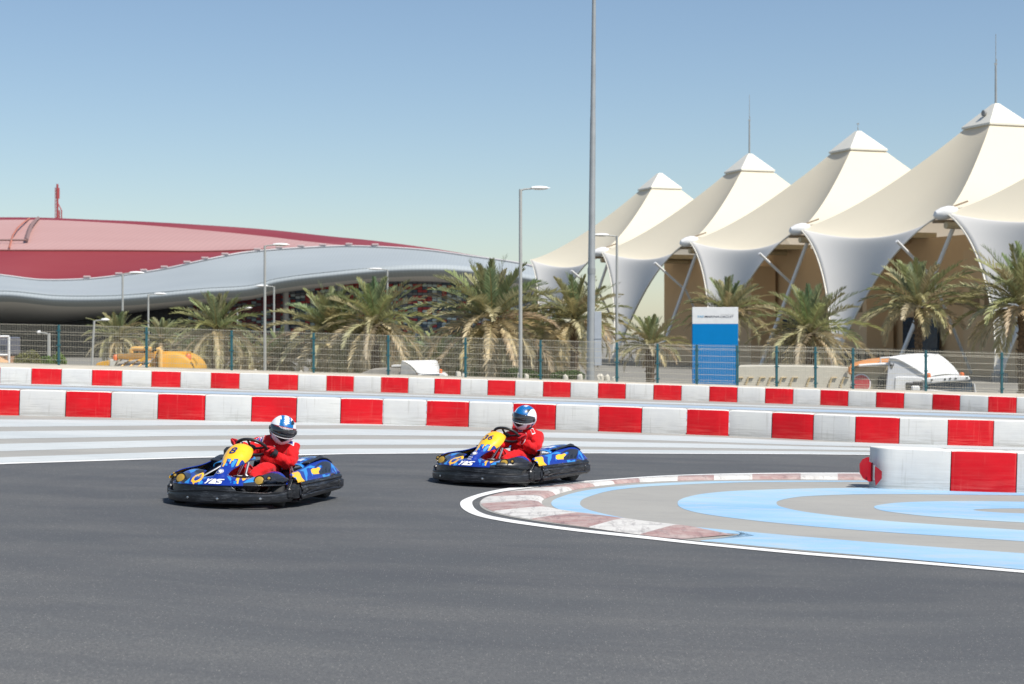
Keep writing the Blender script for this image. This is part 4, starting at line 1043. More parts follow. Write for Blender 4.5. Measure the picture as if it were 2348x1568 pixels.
# tipper lorry at right
def z320(x,y): return ((3200+x/2.935)*.573,(1250+y/2.935)*.573)
D=70.; o=empty('tipper_lorry',(at(2000,0,D).x,D,LOWZ)); tag(o,'white cabbed tipper lorry with an orange load cover behind the fence at right','truck')
BW=simple('body_cream',(.56,.52,.42),.55,var=.06)
extr('tipper_body',[z320(*p) for p in ((-950,640),(-500,625),(0,628),(560,640),(600,700),(575,1250),(-950,1250))],D+.3,2.4,o,BW)
for x in (-760,-640,-500,-380,-250,-120,80,340,480):
    m=MB(); a=W(*z320(x,850),D+.25,o); b=W(*z320(x+35,765),D+.25,o); m.tube([(a.x,a.y,a.z-.9),a,b],.05,6); m.tube([b,W(*z320(x+95,765),D+.25,o)],.035,6); m.build('side_rib',simple('rib_tan',(.50,.38,.20),.6) if x==-760 else bpy.data.materials['rib_tan'],o,True)
extr('front_board',[z320(*p) for p in ((640,650),(1040,610),(1040,900),(1000,1250),(640,1250))],D+.5,2.0,o,simple('board_buff',(.46,.38,.24),.6))
def cov(u,v):
    a=cr([z320(*p) for p in ((585,640),(700,610),(860,600),(1050,595))],u); b=cr([z320(*p) for p in ((600,620),(760,570),(900,540),(1050,530))],u)
    return tuple(W(lerp(a[0],b[0],v),lerp(a[1],b[1],v),D+.2+v*2.2,o)+Vector((0,0,.10*math.sin(PI*v))))
surf('load_cover',cov,20,8,M['orange'],o,thick=.04)
m=MB(); m.tube([W(*z320(*p),D+.15,o) for p in ((690,625),(860,612),(1050,603))],.06,8); m.tube([W(*z320(*p),D+.3,o) for p in ((950,600),(945,535),(1050,530))],.04,6); m.build('cover_rail',M['white'],o,True)
m=MB(); m.tube([W(*z320(*p),D+.15,o) for p in ((585,640),(580,700),(600,720))],.07,8); m.build('cover_roll',M['orange'],o,True)
m=MB(); q=W(*z320(738,840),D,o); m.lathe([(.01,0),(.42,0),(.42,.04),(.01,.04)],(q.x,.40,q.z),axis='Y',n=24); m.build('round_sign',M['white'],o); 
m=MB(); m.lathe([(.01,0),(.36,0),(.36,.05),(.01,.05)],(q.x,.36,q.z),axis='Y',n=24); m.build('round_sign_face',simple('round_red',(.48,.04,.05),.5),o)
# cab side
extr('cab_side',[z320(*p) for p in ((1045,560),(1060,530),(1110,545),(1250,610),(1400,700),(1500,790),(1500,900),(1480,1250),(1000,1250),(1010,890))],D,.15,o,simple('cab_white',(.60,.61,.62),.4,var=.03))
e0=[z320(*p) for p in ((1050,535),(1140,545),(1260,605),(1400,690),(1500,765))]; e1=[z320(*p) for p in ((1600,500),(1640,520),(1720,580),(1800,660),(1855,735))]
def d2(u,v):
    a=cr(e0,v);b=cr(e1,v); return tuple(W(lerp(a[0],b[0],u),lerp(a[1],b[1],u),D+u*2.2,o)+Vector((0,0,.08*math.sin(PI*u))))
surf('deflector',d2,10,20,M['white'],o,thick=.05)
m=MB(); m.tube([W(*cr(e0,i/16),D-.02,o) for i in range(17)],.06,8); m.build('deflector_edge',M['white'],o,True)
m=MB(); m.tube([W(*cr(e1,i/16),D+2.2,o) for i in range(17)],.07,8); m.build('deflector_edge',M['white'],o,True)
extr('door_panel',[z320(*p) for p in ((1115,830),(1120,765),(1150,752),(1400,757),(1475,770),(1475,900),(1440,1200),(1100,1200))],D-.05,.08,o,M['white'])
extr('visor',[z320(*p) for p in ((1440,790),(1510,765),(1860,745),(1985,745),(2005,790),(1960,800),(1700,818),(1560,835),(1470,825))],D-.25,2.2,o,M['white'],.05)
extr('windscreen',[z320(*p) for p in ((1500,845),(1590,830),(1960,795),(2010,800),(2060,950),(1500,920))],D-.1,.2,o,M['glass'],0)
extr('cab_front',[z320(*p) for p in ((1490,900),(2065,950),(2080,1250),(1480,1250))],D-.12,2.0,o,M['white'])
for x,y in ((1550,793),(1705,785),(1765,778),(1830,775),(1962,768)):
    m=MB(); q=W(*z320(x,y),D-.3,o); m.lathe([(.01,0),(.04,0),(.04,.04),(.01,.04)],q,axis='Y',n=10); m.build('marker_light',M['black'],o)
m=MB()
for x,y in ((1300,870),(1380,860),(1340,890)): m.box(W(*z320(x,y),D-.4,o),(.42,.2,.34),bev=.05)
m.build('mirror',M['black'],o)
m=MB(); m.box(W(*z320(1355,892),D-.55,o),(.36,.14,.22),bev=.05); m.build('mirror_cap',M['white'],o)
extr('far_mirror',[z320(*p) for p in ((2040,835),(2055,840),(2075,950),(2055,960))],D-.2,.2,o,M['white'])
for p in ((1510,738),(1900,730)):
    m=MB(); q=W(*z320(*p),D-.1,o); m.lathe([(.02,-.10),(.10,-.10),(.10,.05),(.06,.09),(.01,.10)],q,n=12); m.build('beacon',bpy.data.materials['beacon_orange'],o,True)
# winged emblem on the cab side
q=[z320(*p) for p in ((1052,560),(1062,600),(1072,625),(1078,598),(1085,625),(1103,590),(1100,620),(1088,650),(1075,665),(1062,645),(1050,610))]
extr('emblem',q,D-.02,.015,o,M['black'],0)
# gap between tipper and cab
extr('exhaust_stack',[z320(*p) for p in ((930,770),(1010,770),(1000,900),(910,900))],D+.3,.6,o,M['black'])
m=MB(); q0=W(*z320(-950,900),D,o);q1=W(*z320(2050,900),D,o); m.box(((q0.x+q1.x)/2,1.2,.8),(q1.x-q0.x,.9,.25)); m.build('chassis',M['black'],o)
wheelset(o,(1560,1620,1850,2110),D,(.1,2.2))
# kiosk cut by the left edge
def z0(x,y): return ((x/7.827)*.573,(1300+y/7.827)*.573)
D=67.; o=empty('kiosk',(at(0,0,D).x,D,LOWZ)); tag(o,'small kiosk with white framed window and terracotta slope, cut by the left edge','kiosk')
extr('wall',[z0(*p) for p in ((-1200,380),(270,380),(270,940),(-1200,940))],D+.2,1.6,o,simple('kiosk_glass',(.10,.11,.16),.3))
extr('base',[z0(*p) for p in ((-1200,990),(270,985),(270,1900),(-1200,1900))],D+.2,1.6,o,M['brick'],0)
m=MB()
for a,b in (((-1200,365),(290,365)),((275,365),(275,1900)),((-1200,945),(275,945))): m.tube([W(*z0(*a),D,o),W(*z0(*b),D,o)],.05,4)
m.build('frame',M['white'],o)
def rf(u,v):
    a=cr([z0(-600,560),z0(-200,900),z0(30,1060),z0(250,1160)],u); b=cr([z0(-700,1300),z0(-400,1330),z0(0,1330),z0(250,1330)],u)
    return tuple(W(lerp(a[0],b[0],v),lerp(a[1],b[1],v),D-.1-v*.6,o))
surf('terracotta_slope',rf,10,6,simple('terracotta_pale',(.56,.33,.18),.8,var=.15,scale=5),o,thick=.06)
# parked white car roofs far behind at left
for i,(px,py,D) in enumerate(((250,838,100),(330,842,104))):
    pass

# ================= karts ====================================================
class Pose:
    def __init__(s,X,Y,th,sc):
        s.X,s.Y,s.th,s.sc=X,Y,math.radians(th),sc; t=math.atan(S*.3)
        s.M=Matrix.Translation((X,Y,-S*X))@Matrix.Rotation(t,4,'Y')@Matrix.Rotation(-s.th,4,'Z')@Matrix.Scale(sc,4)
    def px(s,p):
        w_=s.M@Vector(p); return proj(*w_)
K1=Pose(-3.01,19.44,15.45,1.019); K2=Pose(-.1115,22.975,31.2,1.049)
def zd(p): x,y=K1.px(p); return ((x/.573-680)*5.8075,(y/.573-1760)*5.8075)
def ze(p): x,y=K1.px(p); return ((x/.573-1060)*6.522,(y/.573-1800)*6.522)
ROYAL=lin(8,46,142); LBLUE=lin(45,135,205); CYAN=lin(25,120,200); YEL=lin(250,190,28); BLK=(.018,.019,.023); DBLK=(.003,.003,.004); DNAVY=lin(10,40,110)
# livery traced on the nose of the kart (decal outlines, fixed to the bodywork)
NOSE=[
 (LBLUE,[(160,740),(300,735),(250,800),(225,860),(150,880)]),(LBLUE,[(165,850),(205,860),(210,950),(330,1060),(240,1085),(170,1000)]),
 (BLK,[(225,860),(270,780),(330,740),(440,770),(500,800),(480,860),(430,930),(330,1010),(250,960)]),
 (LBLUE,[(440,700),(640,680),(700,665),(560,730),(480,765)]),
 (LBLUE,[(325,995),(470,870),(430,1010)]),
 (BLK,[(560,760),(600,700),(700,665),(790,700),(815,735),(700,800),(600,810)]),
 (LBLUE,[(820,740),(850,720),(870,800),(830,860),(800,870),(810,800)]),(CYAN,[(780,870),(850,860),(840,890),(770,920)]),
 (LBLUE,[(650,960),(720,930),(770,960),(750,1020),(650,1030)]),
 (YEL,[(490,955),(520,880),(600,815),(720,770),(770,755),(795,790),(770,880),(700,950),(620,985),(540,1000)]),
 (ROYAL,[(548,930),(575,870),(640,830),(660,850),(720,790),(745,800),(720,870),(660,925),(590,950)]),
 (YEL,[(520,990),(570,985),(545,1040)]),(YEL,[(670,950),(690,945),(680,1000)]),
 (LBLUE,[(1270,790),(1340,770),(1300,815)]),(LBLUE,[(1320,840),(1400,850),(1425,880),(1415,960),(1380,930)]),
 (YEL,[(1425,760),(1500,790),(1640,830),(1780,825),(1890,805),(1800,860),(1740,930),(1690,950),(1670,890),(1620,880),(1580,1020),(1555,1010),(1560,940),(1530,940),(1560,860),(1460,830),(1450,855),(1435,855)]),
 (CYAN,[(1470,960),(1530,950),(1540,1020),(1480,1020)]),(CYAN,[(1400,970),(1430,960),(1400,1020)]),
 (BLK,[(1690,1000),(1900,830),(2030,780),(2100,740),(2500,780),(2700,880),(2700,1400),(1690,1300)]),
 (LBLUE,[(1700,1000),(1800,920),(1960,845),(1975,880),(1970,930),(1990,970)]),
]
NOSE_K2=None
PANEL=[
 (LBLUE,[(1340,450),(1400,440),(1430,480),(1380,510),(1340,490)]),(LBLUE,[(1420,560),(1500,440),(1560,470),(1480,620),(1430,640)]),(LBLUE,[(1250,560),(1330,530),(1330,600),(1280,590)]),
 (YEL,[(1210,430),(1225,-60),(1960,-60),(1960,420),(1750,545),(1700,480),(1640,440)]),
 (YEL,[(1215,530),(1250,420),(1300,420),(1262,520)]),(YEL,[(1210,615),(1290,430),(1330,430),(1300,520),(1240,620)]),(YEL,[(1380,545),(1430,430),(1490,430),(1470,480),(1430,480),(1400,550)]),(YEL,[(1525,615),(1600,430),(1700,430),(1640,500),(1580,600)]),
 (YEL,[(1580,440),(1750,440),(1750,545),(1700,470)]),
]
SIDE=[
 (LBLUE,[(900,540),(1180,400),(1300,430),(1280,470),(1160,470),(1180,560),(1100,700),(1110,870),(1090,860),(1050,700),(1010,560)]),
 (ROYAL,[(1080,490),(1150,460),(1190,560),(1240,690),(1200,640),(1250,860),(1110,870),(1110,600)]),
 (LBLUE,[(1190,560),(1250,620),(1245,690)]),
 (YEL,[(700,600),(860,560),(910,600),(960,720),(1090,865),(800,910),(760,800),(730,760)]),
 (CYAN,[(705,640),(760,640),(760,665),(710,665)]),(CYAN,[(740,710),(800,710),(830,750),(820,785),(760,780)]),(CYAN,[(760,830),(830,810),(830,850),(900,860),(880,905),(800,900)]),
 (YEL,[(1195,520),(1240,480),(1330,480),(1390,440),(1450,480),(1400,560),(1420,620),(1270,635),(1220,600)]),
 (LBLUE,[(1390,450),(1440,400),(1470,430),(1450,470)]),
 (YEL,[(1350,820),(1370,760),(1410,730),(1440,760),(1440,800)]),
 (LBLUE,[(1495,650),(1560,635),(1590,670),(1680,620),(1700,700),(1680,740),(1540,770),(1510,690)]),
 (BLK,[(1300,440),(1380,360),(1500,300),(1640,300),(1715,340),(1715,600),(1640,600),(1440,650),(1400,590),(1500,440),(1480,390),(1400,410),(1330,450)]),
 (DBLK,[(1475,600),(1520,510),(1525,590)]),(DBLK,[(1555,580),(1560,500),(1600,430),(1625,590)]),(DBLK,[(1650,540),(1710,430),(1712,590),(1670,585)]),
 (LBLUE,[(1715,340),(1800,420),(1900,640),(1880,650),(1760,560)]),(ROYAL,[(1760,440),(1860,600),(1840,620),(1750,520)]),
 (BLK,[(1715,600),(1800,610),(1880,660),(1800,690),(1715,690)]),
]
def colf(shapes,base,z):
    def f(p,u,v):
        x,y=z(p); c=base
        for col,P in shapes:
            if inpoly(x,y,P): c=col
        return c
    return f
HC=[(.69,-.40),(.69,-.50),(.66,-.61),(.58,-.745),(.43,-.86),(.22,-.94),(0,-.972)]
CUR=[(-x,y) for x,y in HC[:-1]]+HC[::-1]
CUR=[(-x,y) for x,y in HC]+[(x,y) for x,y in HC[:-1][::-1]]
def cur(t): return cr(CUR,t)         # t 0..1, picture-left end to picture-right end
def curn(t):
    a=Vector(cur(max(0,t-.004)));b=Vector(cur(min(1,t+.004)));d=(b-a).normalized(); return Vector((d.y,-d.x))   # outward
def kart(name,label,pose,num,torn):
    root=empty(name,(0,0,0)); root.matrix_world=pose.M
    tag(root,label,'go-kart','racing karts on the bend')
    m_=M
    # front bumper skirt
    PR=[(-.03,.058),(0,.060),(.014,.072),(.018,.09),(.018,.14),(.012,.9),(.004,1.0),(-.02,1.0),(-.035,.92)]
    ZT=[(0,.30),(.05,.25),(.10,.19),(.18,.170),(.28,.168),(.40,.198),(.50,.212),(.60,.198),(.72,.176),(.84,.178),(.91,.20),(.96,.275),(1,.31)]
    def sk(u,v):
        x,y=cur(u);n=curn(u); zt=interp(ZT,u); f=v*(len(PR)-1); i=min(int(f),len(PR)-2); f-=i
        o,z=lerp(PR[i][0],PR[i+1][0],f),lerp(PR[i][1] if PR[i][1]<.15 else PR[i][1]*zt,PR[i+1][1] if PR[i+1][1]<.15 else PR[i+1][1]*zt,f)
        lip=.012*math.exp(-((z-zt)/.012)**2)
        return (x+n.x*(o+lip),y+n.y*(o+lip),z)
    surf('front_bumper',sk,110,32,m_['bumper'],root,thick=.012)
    fb=[c for c in root.children if c.name.startswith('front_bumper')][-1]
    for t in (.18,.395,.53,.70,.90) if torn else (.15,.36,.60,.90):
        m=MB(); x,y=cur(t); n=curn(t); z=.115
        R_=n.to_3d().to_track_quat('Z','Y').to_matrix()
        m.lathe([(.002,0),(.014,0),(.014,.006),(.006,.008),(.002,.008)],(x+n.x*.019,y+n.y*.019,z),n=12,M=R_); m.build('screw',m_['silver'],fb)
    # upper band
    u1=.60 if torn else 1.0
    def band(u,v):
        u=.03+u*(u1-.03); x,y=cur(u); n=curn(u); o=-.030-.01*v; z=lerp(.15,.262-.012*math.cos((u-.5)*12)*0,v)
        if torn and u>.55: z=.15+(z-.15)*(1-((u-.55)/.05)**2*.5)
        return (x+n.x*o,y+n.y*o,z)
    surf('bumper_band',band,90,8,m_['bumper'],root,thick=.012)
    # nose bodywork as a sculpted height table
    TZ=[(.25,.325,.362,.372,.368,.355),(.245,.315,.352,.366,.358,.335),(.25,.305,.332,.345,.330,.290),(.256,.300,.318,.318,.305,.285),(.258,.300,.330,.350,.36,.36)]
    TQ=[(.36,-.32),(.35,-.40),(.31,-.48),(.20,-.57),(0,-.64)]
    def nose(u,v):
        s=abs(2*u-1); sg=1 if u>.5 else -1; f=(1-s)*0+ (1-s); t=1-s    # t 0 at ends, 1 centre
        row=cr(TZ,t); z=cr([(a,) for a in row],v)[0]
        x,y=cur(u); n=curn(u); qx,qy=cr(TQ,t); a=Vector((x+n.x*-.03,y+n.y*-.03)); b=Vector((qx*sg,qy)); p=a.lerp(b,v)
        return (p.x,p.y,z)
    surf('nose_body',nose,300,110,m_['livery'],root,col=colf(NOSE,ROYAL,zd),thick=.01)
    # grey scuffed fairing under the right hand lamp (picture right), open torn edge
    ua,ub=(.72,.985) if torn else (.66,.985)
    def low(u,v):
        t=u; u=ua+(ub-ua)*u; x,y=cur(u); n=curn(u); o=-.026+.004*math.sin(PI*v)
        z0=(.292-.022*t+.010*math.sin(t*9)+.004*math.sin(t*31)) if torn else lerp(.272,.215,min(1,t*1.6))
        if not torn and t>.86: z0=lerp(.215,.29,(t-.86)/.14)
        z=lerp(z0,.315,v); return (x+n.x*o-n.x*.03*v*v,y+n.y*o-n.y*.03*v*v,z)
    surf('lamp_fairing',low,50,10,m_['bumper'],root,thick=.008)
    # headlamps
    for sg in (-1,1):
        best=None
        for i in range(60):
            for j in range(30):
                q=nose((.70+.28*i/60) if sg>0 else (.02+.28*i/60),j/30*.6); dd=(q[0]-sg*.455)**2+(q[1]+.735)**2
                if best is None or dd<best[0]: best=(dd,q)
        c=Vector(best[1])+Vector((sg*.004,-.024,.004)); d=Vector((sg*.10,-.86,.50)).normalized(); R_=d.to_track_quat('Z','Y').to_matrix()
        m=MB(); m.lathe([(.002,-.04),(.056,-.04),(.063,.004),(.058,.010),(.050,.002),(.002,.000)],c,n=24,M=R_); hs=m.build('lamp_housing',m_['blackg'],root,True)
        m=MB(); m.lathe([(.002,-.002),(.050,.0),(.046,.008),(.032,.013),(.002,.015)],c,n=24,M=R_); m.build('lens',m_['amber'],hs,True)
        c2=c+Vector((sg*.090,.055,.020)); m=MB(); m.lathe([(.002,-.01),(.026,-.01),(.030,.004),(.026,.010),(.002,.008)],c2,n=16,M=R_); hs=m.build('lamp_housing',m_['blackg'],root,True)
        m=MB(); m.lathe([(.002,.0),(.018,.002),(.015,.012),(.002,.015)],c2,n=16,M=R_); m.build('lens',m_['amber'],hs,True)
    # number panel: the column that rises to the steering wheel
    SP=[(-.88,.285,.13,.02),(-.82,.335,.092,.03),(-.74,.392,.072,.04),(-.65,.437,.075,.05),(-.56,.482,.100,.065),(-.48,.525,.132,.085),(-.40,.575,.155,.10),(-.33,.620,.158,.105),(-.27,.648,.148,.095),(-.22,.657,.128,.08),(-.185,.645,.108,.06),(-.175,.62,.10,.05)]
    def pan(u,v):
        y,z,hw,dr=cr(SP,v); a=(u-.5)*PI*.96; k=1-math.cos(a)
        return (hw*math.sin(a),y+.055*k,z-dr*k)
    surf('number_panel',pan,110,190,m_['livery'],root,col=colf(PANEL,ROYAL,zd),thick=.008)
    npn=[c for c in root.children if c.name.startswith('number_panel')][-1]
    def onpan(cx,cs):
        def f(x,y):
            v=cs+y; # y in panel parameter units
            yy,z,hw,dr=cr(SP,v); X=cx+x; a=math.asin(max(-.99,min(.99,X/hw))); k=1-math.cos(a)
            return (X,yy+.055*k-.004,z-dr*k+.006)
        return f
    def vat(z): 
        for i in range(200):
            if cr(SP,i/200)[1]>=z: return i/200
    Lp=1.05
    # digits: panel parameter v runs ~1.0 per .80 m
    text_on('digits',num,.165 if torn else .14,None,m_['navy'],npn,.12,.002,sub=2,mapf=lambda x,y:onpan(-.02 if len(num)==1 else -.005,vat(.585))(x,y/1.0*.98))
    # round bird emblem and YAS on the nose
    def disc(r,cx,cv,name,mat,seg=24,dz=0):
        vs=[];f=onpan(cx,cv)
        for i in range(seg):
            t=2*PI*i/seg; p=Vector(f(r*math.cos(t),r*1.0*math.sin(t)))+Vector((0,-dz,dz)); vs.append(p)
        vs.append(Vector(f(0,0))+Vector((0,-dz,dz)))
        pydata(name,vs,[(i,(i+1)%seg,seg) for i in range(seg)],mat,npn)
    cv=vat(.385 if torn else .40)
    def poly_on(name,pts,cx,cv,sc,mat,dz):
        f=onpan(cx,cv); bm=bmesh.new(); vv=[bm.verts.new(Vector(f(x*sc,y*sc))+Vector((0,-dz,dz))) for x,y in pts]
        fc=bm.faces.new(vv); bmesh.ops.triangulate(bm,faces=[fc]); me=bpy.data.meshes.new(name); bm.to_mesh(me); bm.free(); return mobj(name,me,npn,[mat])
    disc(.040,0,cv,'emblem_disc',m_['inkwhite'],dz=.000)
    disc(.036,0,cv,'emblem_field',m_['navy'],dz=.0012)
    poly_on('emblem_bird',[(-.8,-.1),(-.5,.35),(0,.7),(.5,.65),(.85,.3),(.95,-.1),(.8,-.5),(.55,-.75),(.2,-.85),(.35,-.6),(.3,-.35),(.05,-.5),(-.1,-.75),(-.2,-.45),(.0,-.1),(-.2,.1),(-.5,.0)],0,cv,.034,m_['inkwhite'],.0024)
    if not torn:
        for k in range(3): poly_on('emblem_script',[(-.9+k*.6,-.1),(-.75+k*.6,.25),(-.45+k*.6,.05),(-.5+k*.6,-.2)],0,cv-.075,.035,m_['inkwhite'],.001)
        poly_on('emblem_script',[(-.9,-.2),(.9,-.2),(.9,.1),(-.9,.1)],0,cv-.11,.032,m_['inkwhite'],.001)
    # YAS lettering on the nose front
    def onn(x,y):
        # y up the nose surface: v from table
        u=.5+x*.5/1.02*.86; v=.155+y*3.6; p=nose(u,max(0,min(1,v))); return (p[0],p[1]-.007,p[2]+.006)
    nb=[c for c in root.children if c.name.startswith('nose_body')][-1]
    def stroke(pts):
        bm=bmesh.new(); vv=[bm.verts.new((x,y,0)) for x,y in pts]; f=bm.faces.new(vv); bmesh.ops.triangulate(bm,faces=[f]); bmesh.ops.subdivide_edges(bm,edges=bm.edges[:],cuts=2)
        for v in bm.verts: v.co=Vector(onn((v.co.x-.5)*.205+.0,(v.co.y-.5)*.062))
        bmesh.ops.recalc_face_normals(bm,faces=bm.faces); me=bpy.data.meshes.new('lettering'); bm.to_mesh(me); bm.free(); mobj('lettering',me,nb,[m_['inkwhite']])
    stroke([(.02,0),(.12,0),(.20,.40),(.38,1),(.27,1),(.18,.68),(.13,1),(.03,1),(.10,.40)])
    stroke([(.25,0),(.35,0),(.49,.66),(.53,.66),(.55,.0),(.65,0),(.62,.8),(.56,1),(.43,1)])
    stroke([(.66,0),(.88,0),(.95,.12),(.95,.50),(.88,.60),(.78,.62),(.78,.76),(1.04,.76),(1.04,1),(.74,1),(.66,.88),(.66,.52),(.74,.42),(.83,.38),(.83,.22),(.66,.22)])
    # side pods: lower rail, painted panel, wheel cover
    for sg in (1,-1):
        SB=[(.62,.07),(.70,.062),(.755,.068),(.778,.09),(.782,.118),(.770,.13),(.782,.142),(.785,.175),(.782,.205),(.768,.222),(.780,.235),(.770,.258),(.74,.272),(.68,.275),(.60,.27)]
        YS=[-.32,-.33,-.2,0,.2,.4,.6,.75,.84,.885,.905]
        def rail(u,v):
            y=cr([(a,) for a in YS],u)[0]; x,z=cr(SB,v)
            k=max(0,min(1,(y+.3)/1.1)); x+=.012*math.sin(PI*min(1,max(0,(y+.36)/1.2))*.9)+.02*k
            if y<.02: 
                gr=min(1,max(0,(y+.15)/.2)); x0=.775+.02*k
            z=z+(.012 if v<.4 else 0.0)*k*2-.0*(1-k)
            z=lerp(z*.92+.02,z,k) if v>.6 else z
            if y>.80: x-=.09*((y-.80)/.105)**2
            return (sg*x,y,z)
        sb=surf('side_bumper',rail,60,42,m_['bumper'],root,thick=.01,flip=sg<0)
        m=MB(); m.box((sg*.809,.76,.165),(.03,.105,.062),bev=.012); m.build('bumper_slot',m_['dark'],sb)
        m=MB(); m.box((sg*.808,.76,.165),(.022,.140,.090),bev=.008); m.build('slot_frame',m_['black'],sb)
        for (ya,za,yb,zb_) in ((-.22,.205,-.02,.195),(-.22,.135,-.02,.17),(.22,.13,.70,.125),(.25,.185,.66,.235)):
            m=MB(); m.tube([(sg*(.792+.012*k_),lerp(ya,yb,k_/6),lerp(za,zb_,k_/6)+.006*math.sin(PI*k_/6)) for k_ in range(7)],[.002]+[.009]*5+[.002],6); m.build('groove_rib',m_['bumper'],sb,True)
        TOP=[(.67,-.42,.35),(.66,-.30,.366),(.64,-.135,.374),(.625,.03,.381),(.617,.17,.393),(.61,.292,.410),(.612,.40,.420),(.62,.496,.428),(.63,.61,.436),(.65,.726,.426),(.685,.80,.380),(.735,.865,.285)]
        def pod(u,v):
            y=lerp(-.42,.865,u); t=cr(TOP,u); xb=.770+.02*u-.05*u**8; zb_=.262+.005*u
            x=lerp(xb,t[0],v**1.25); z=lerp(zb_,t[2],v); x+=.02*math.sin(PI*v)
            return (sg*x,t[1] if v>.99 else lerp(y,t[1],v),z)
        def csd(p,u,v): return colf(SIDE,ROYAL,ze)((abs(p[0]),p[1],p[2]),u,v)
        surf('side_panel',pod,230,70,m_['livery'],root,col=csd,thick=.01,flip=sg<0)
        def cover(u,v):
            uu=lerp(.46,.90,u); t=cr(TOP,uu); x=lerp(t[0]+.002,t[0]-.16,v); z=t[2]+.012*math.sin(PI*u)+.004-.035*v*v
            return (sg*x,t[1],z)
        surf('wheel_cover',cover,40,10,m_['black'],root,thick=.012,flip=sg>0)
        def ridge(u,v):
            y=lerp(.36,.90,u); return (sg*(.53-.03*v),y,.38+.02*u+.075*(u**.8)*(1 if u<.82 else 1-(u-.82)*3)*v)
        surf('cover_fin',ridge,24,5,m_['black'],root,thick=.03,flip=sg>0)
    # rear bumper
    RB=[(.745,.80),(.755,.86),(.70,.905),(.5,.925),(0,.93),(-.5,.925),(-.70,.905),(-.755,.86),(-.745,.80)]
    RBp=[(-.03,.09),(0,.085),(.012,.12),(.012,.20),(.008,.25),(-.01,.262),(-.05,.262)]
    def rb(u,v):
        x,y=cr(RB,u); a=Vector(cr(RB,max(0,u-.01)));b=Vector(cr(RB,min(1,u+.01)));d=(b-a).normalized(); n=Vector((d.y,-d.x)); o,z=cr(RBp,v)
        if n.dot(Vector((x,y-.5)))<0: n=-n
        return (x+n.x*o,y+n.y*o,z)
    surf('rear_bumper',rb,50,14,m_['bumper'],root,thick=.01)
    # corner rollers
    for sg in (1,-1):
        m=MB(); prof=[(.01,.085),(.052,.088),(.068,.10),(.072,.14),(.072,.20),(.066,.235),(.048,.252),(.01,.255)]; m.lathe(prof,(sg*.700,-.385,0),n=22)
        m.v=[Vector((v.x,-.385+(v.y+.385)*1.25,v.z)) for v in m.v]; ro=m.build('corner_roller',m_['bumper'],root,True)
        m=MB(); m.box((sg*.704,-.49,.155),(.06,.12,.12),bev=.02); m.build('roller_bracket',m_['bumper'],ro)
        m=MB(); m.lathe([(.01,-.01),(.026,-.01),(.026,.010),(.01,.010)],(sg*.769,-.365,.165),axis='X',n=16); m.v=[Vector((v.x,v.y,.165+(v.z-.165)*1.6)) for v in m.v]; m.build('roller_hole',m_['dark'],ro)
    # wheels
    for (x,y,r,wd) in ((.58,-.50,.125,.13),(-.58,-.50,.125,.13),(.61,.62,.140,.20),(-.61,.62,.140,.20)):
        wr=empty('wheel'); wr.parent=root; wr.location=(x,y,r); 
        if y<0: wr.rotation_euler=(0,0,math.radians(14))
        h=wd/2; m=MB(); m.lathe([(r*.55,-h),(r*.85,-h),(r*.97,-h*.82),(r,-h*.5),(r,h*.5),(r*.97,h*.82),(r*.85,h),(r*.55,h)],(0,0,0),axis='X',n=32); m.build('tyre',m_['tyre'],wr,True)
        m=MB(); m.lathe([(.01,-h*.9),(.03,-h*.9),(r*.3,-h*.6),(r*.5,-h*.75),(r*.56,-h*.98),(r*.56,h*.98),(r*.5,h*.75),(r*.3,h*.6),(.03,h*.9),(.01,h*.9)],(0,0,0),axis='X',n=24); m.build('rim',m_['silver'],wr,True)
    # chassis, floor, tank, pedals, seat
    m=MB(); m.box((0,-.30,.052),(.56,.98,.012)); m.box((0,-.1,.045),(1.25,.5,.012)); m.build('floor_tray',m_['black'],root)
    m=MB()
    for sg in (1,-1): m.tube([(sg*.30,-.80,.07),(sg*.34,-.3,.065),(sg*.38,.3,.07),(sg*.30,.72,.09)],.016,10); m.tube([(sg*.36,-.2,.07),(sg*.66,-.22,.12),(sg*.70,.1,.12),(sg*.66,.42,.12),(sg*.36,.45,.08)],.014,8)
    m.tube([(-.5,-.50,.125),(.5,-.50,.125)],.014,8); m.tube([(-.56,.62,.14),(.56,.62,.14)],.02,10); m.tube([(-.30,-.80,.07),(0,-.86,.09),(.30,-.80,.07)],.014,8)
    m.build('chassis_tube',m_['blackg'],root,True)
    m=MB(); vs=[];n=24
    for j in range(9):
        ph=-PI/2+PI*j/8
        for i in range(n):
            th=2*PI*i/n; c=lambda q:math.copysign(abs(math.cos(q))**.6,math.cos(q)); s_=lambda q:math.copysign(abs(math.sin(q))**.6,math.sin(q))
            vs.append((.10+.145*c(ph)*c(th),-.30+.17*c(ph)*s_(th),.215+.105*s_(ph)))
    m.add(vs,[(j*n+i,j*n+(i+1)%n,(j+1)*n+(i+1)%n,(j+1)*n+i) for j in range(8) for i in range(n)]); tk=m.build('fuel_tank',m_['blackg'],root,True)
    m=MB(); m.box((.05,-.40,.316),(.09,.05,.004)); m.build('tank_label',m_['white'],tk)
    m=MB(); m.lathe([(.002,0),(.03,0),(.03,.02),(.002,.022)],(.14,-.26,.318),n=16); m.build('tank_cap',simple('cap_red',(.45,.02,.02),.4) if 'cap_red' not in bpy.data.materials else bpy.data.materials['cap_red'],tk,True)
    for sg in (1,-1):
        m=MB(); m.tube([(sg*.13,-.62,.06),(sg*.14,-.64,.20),(sg*.09,-.64,.22)],.009,8); m.build('pedal',m_['silver'],root,True)
    # steering
    cw=Vector((0.02,.03,.600)); ax=Vector((0,.62,.78)).normalized()
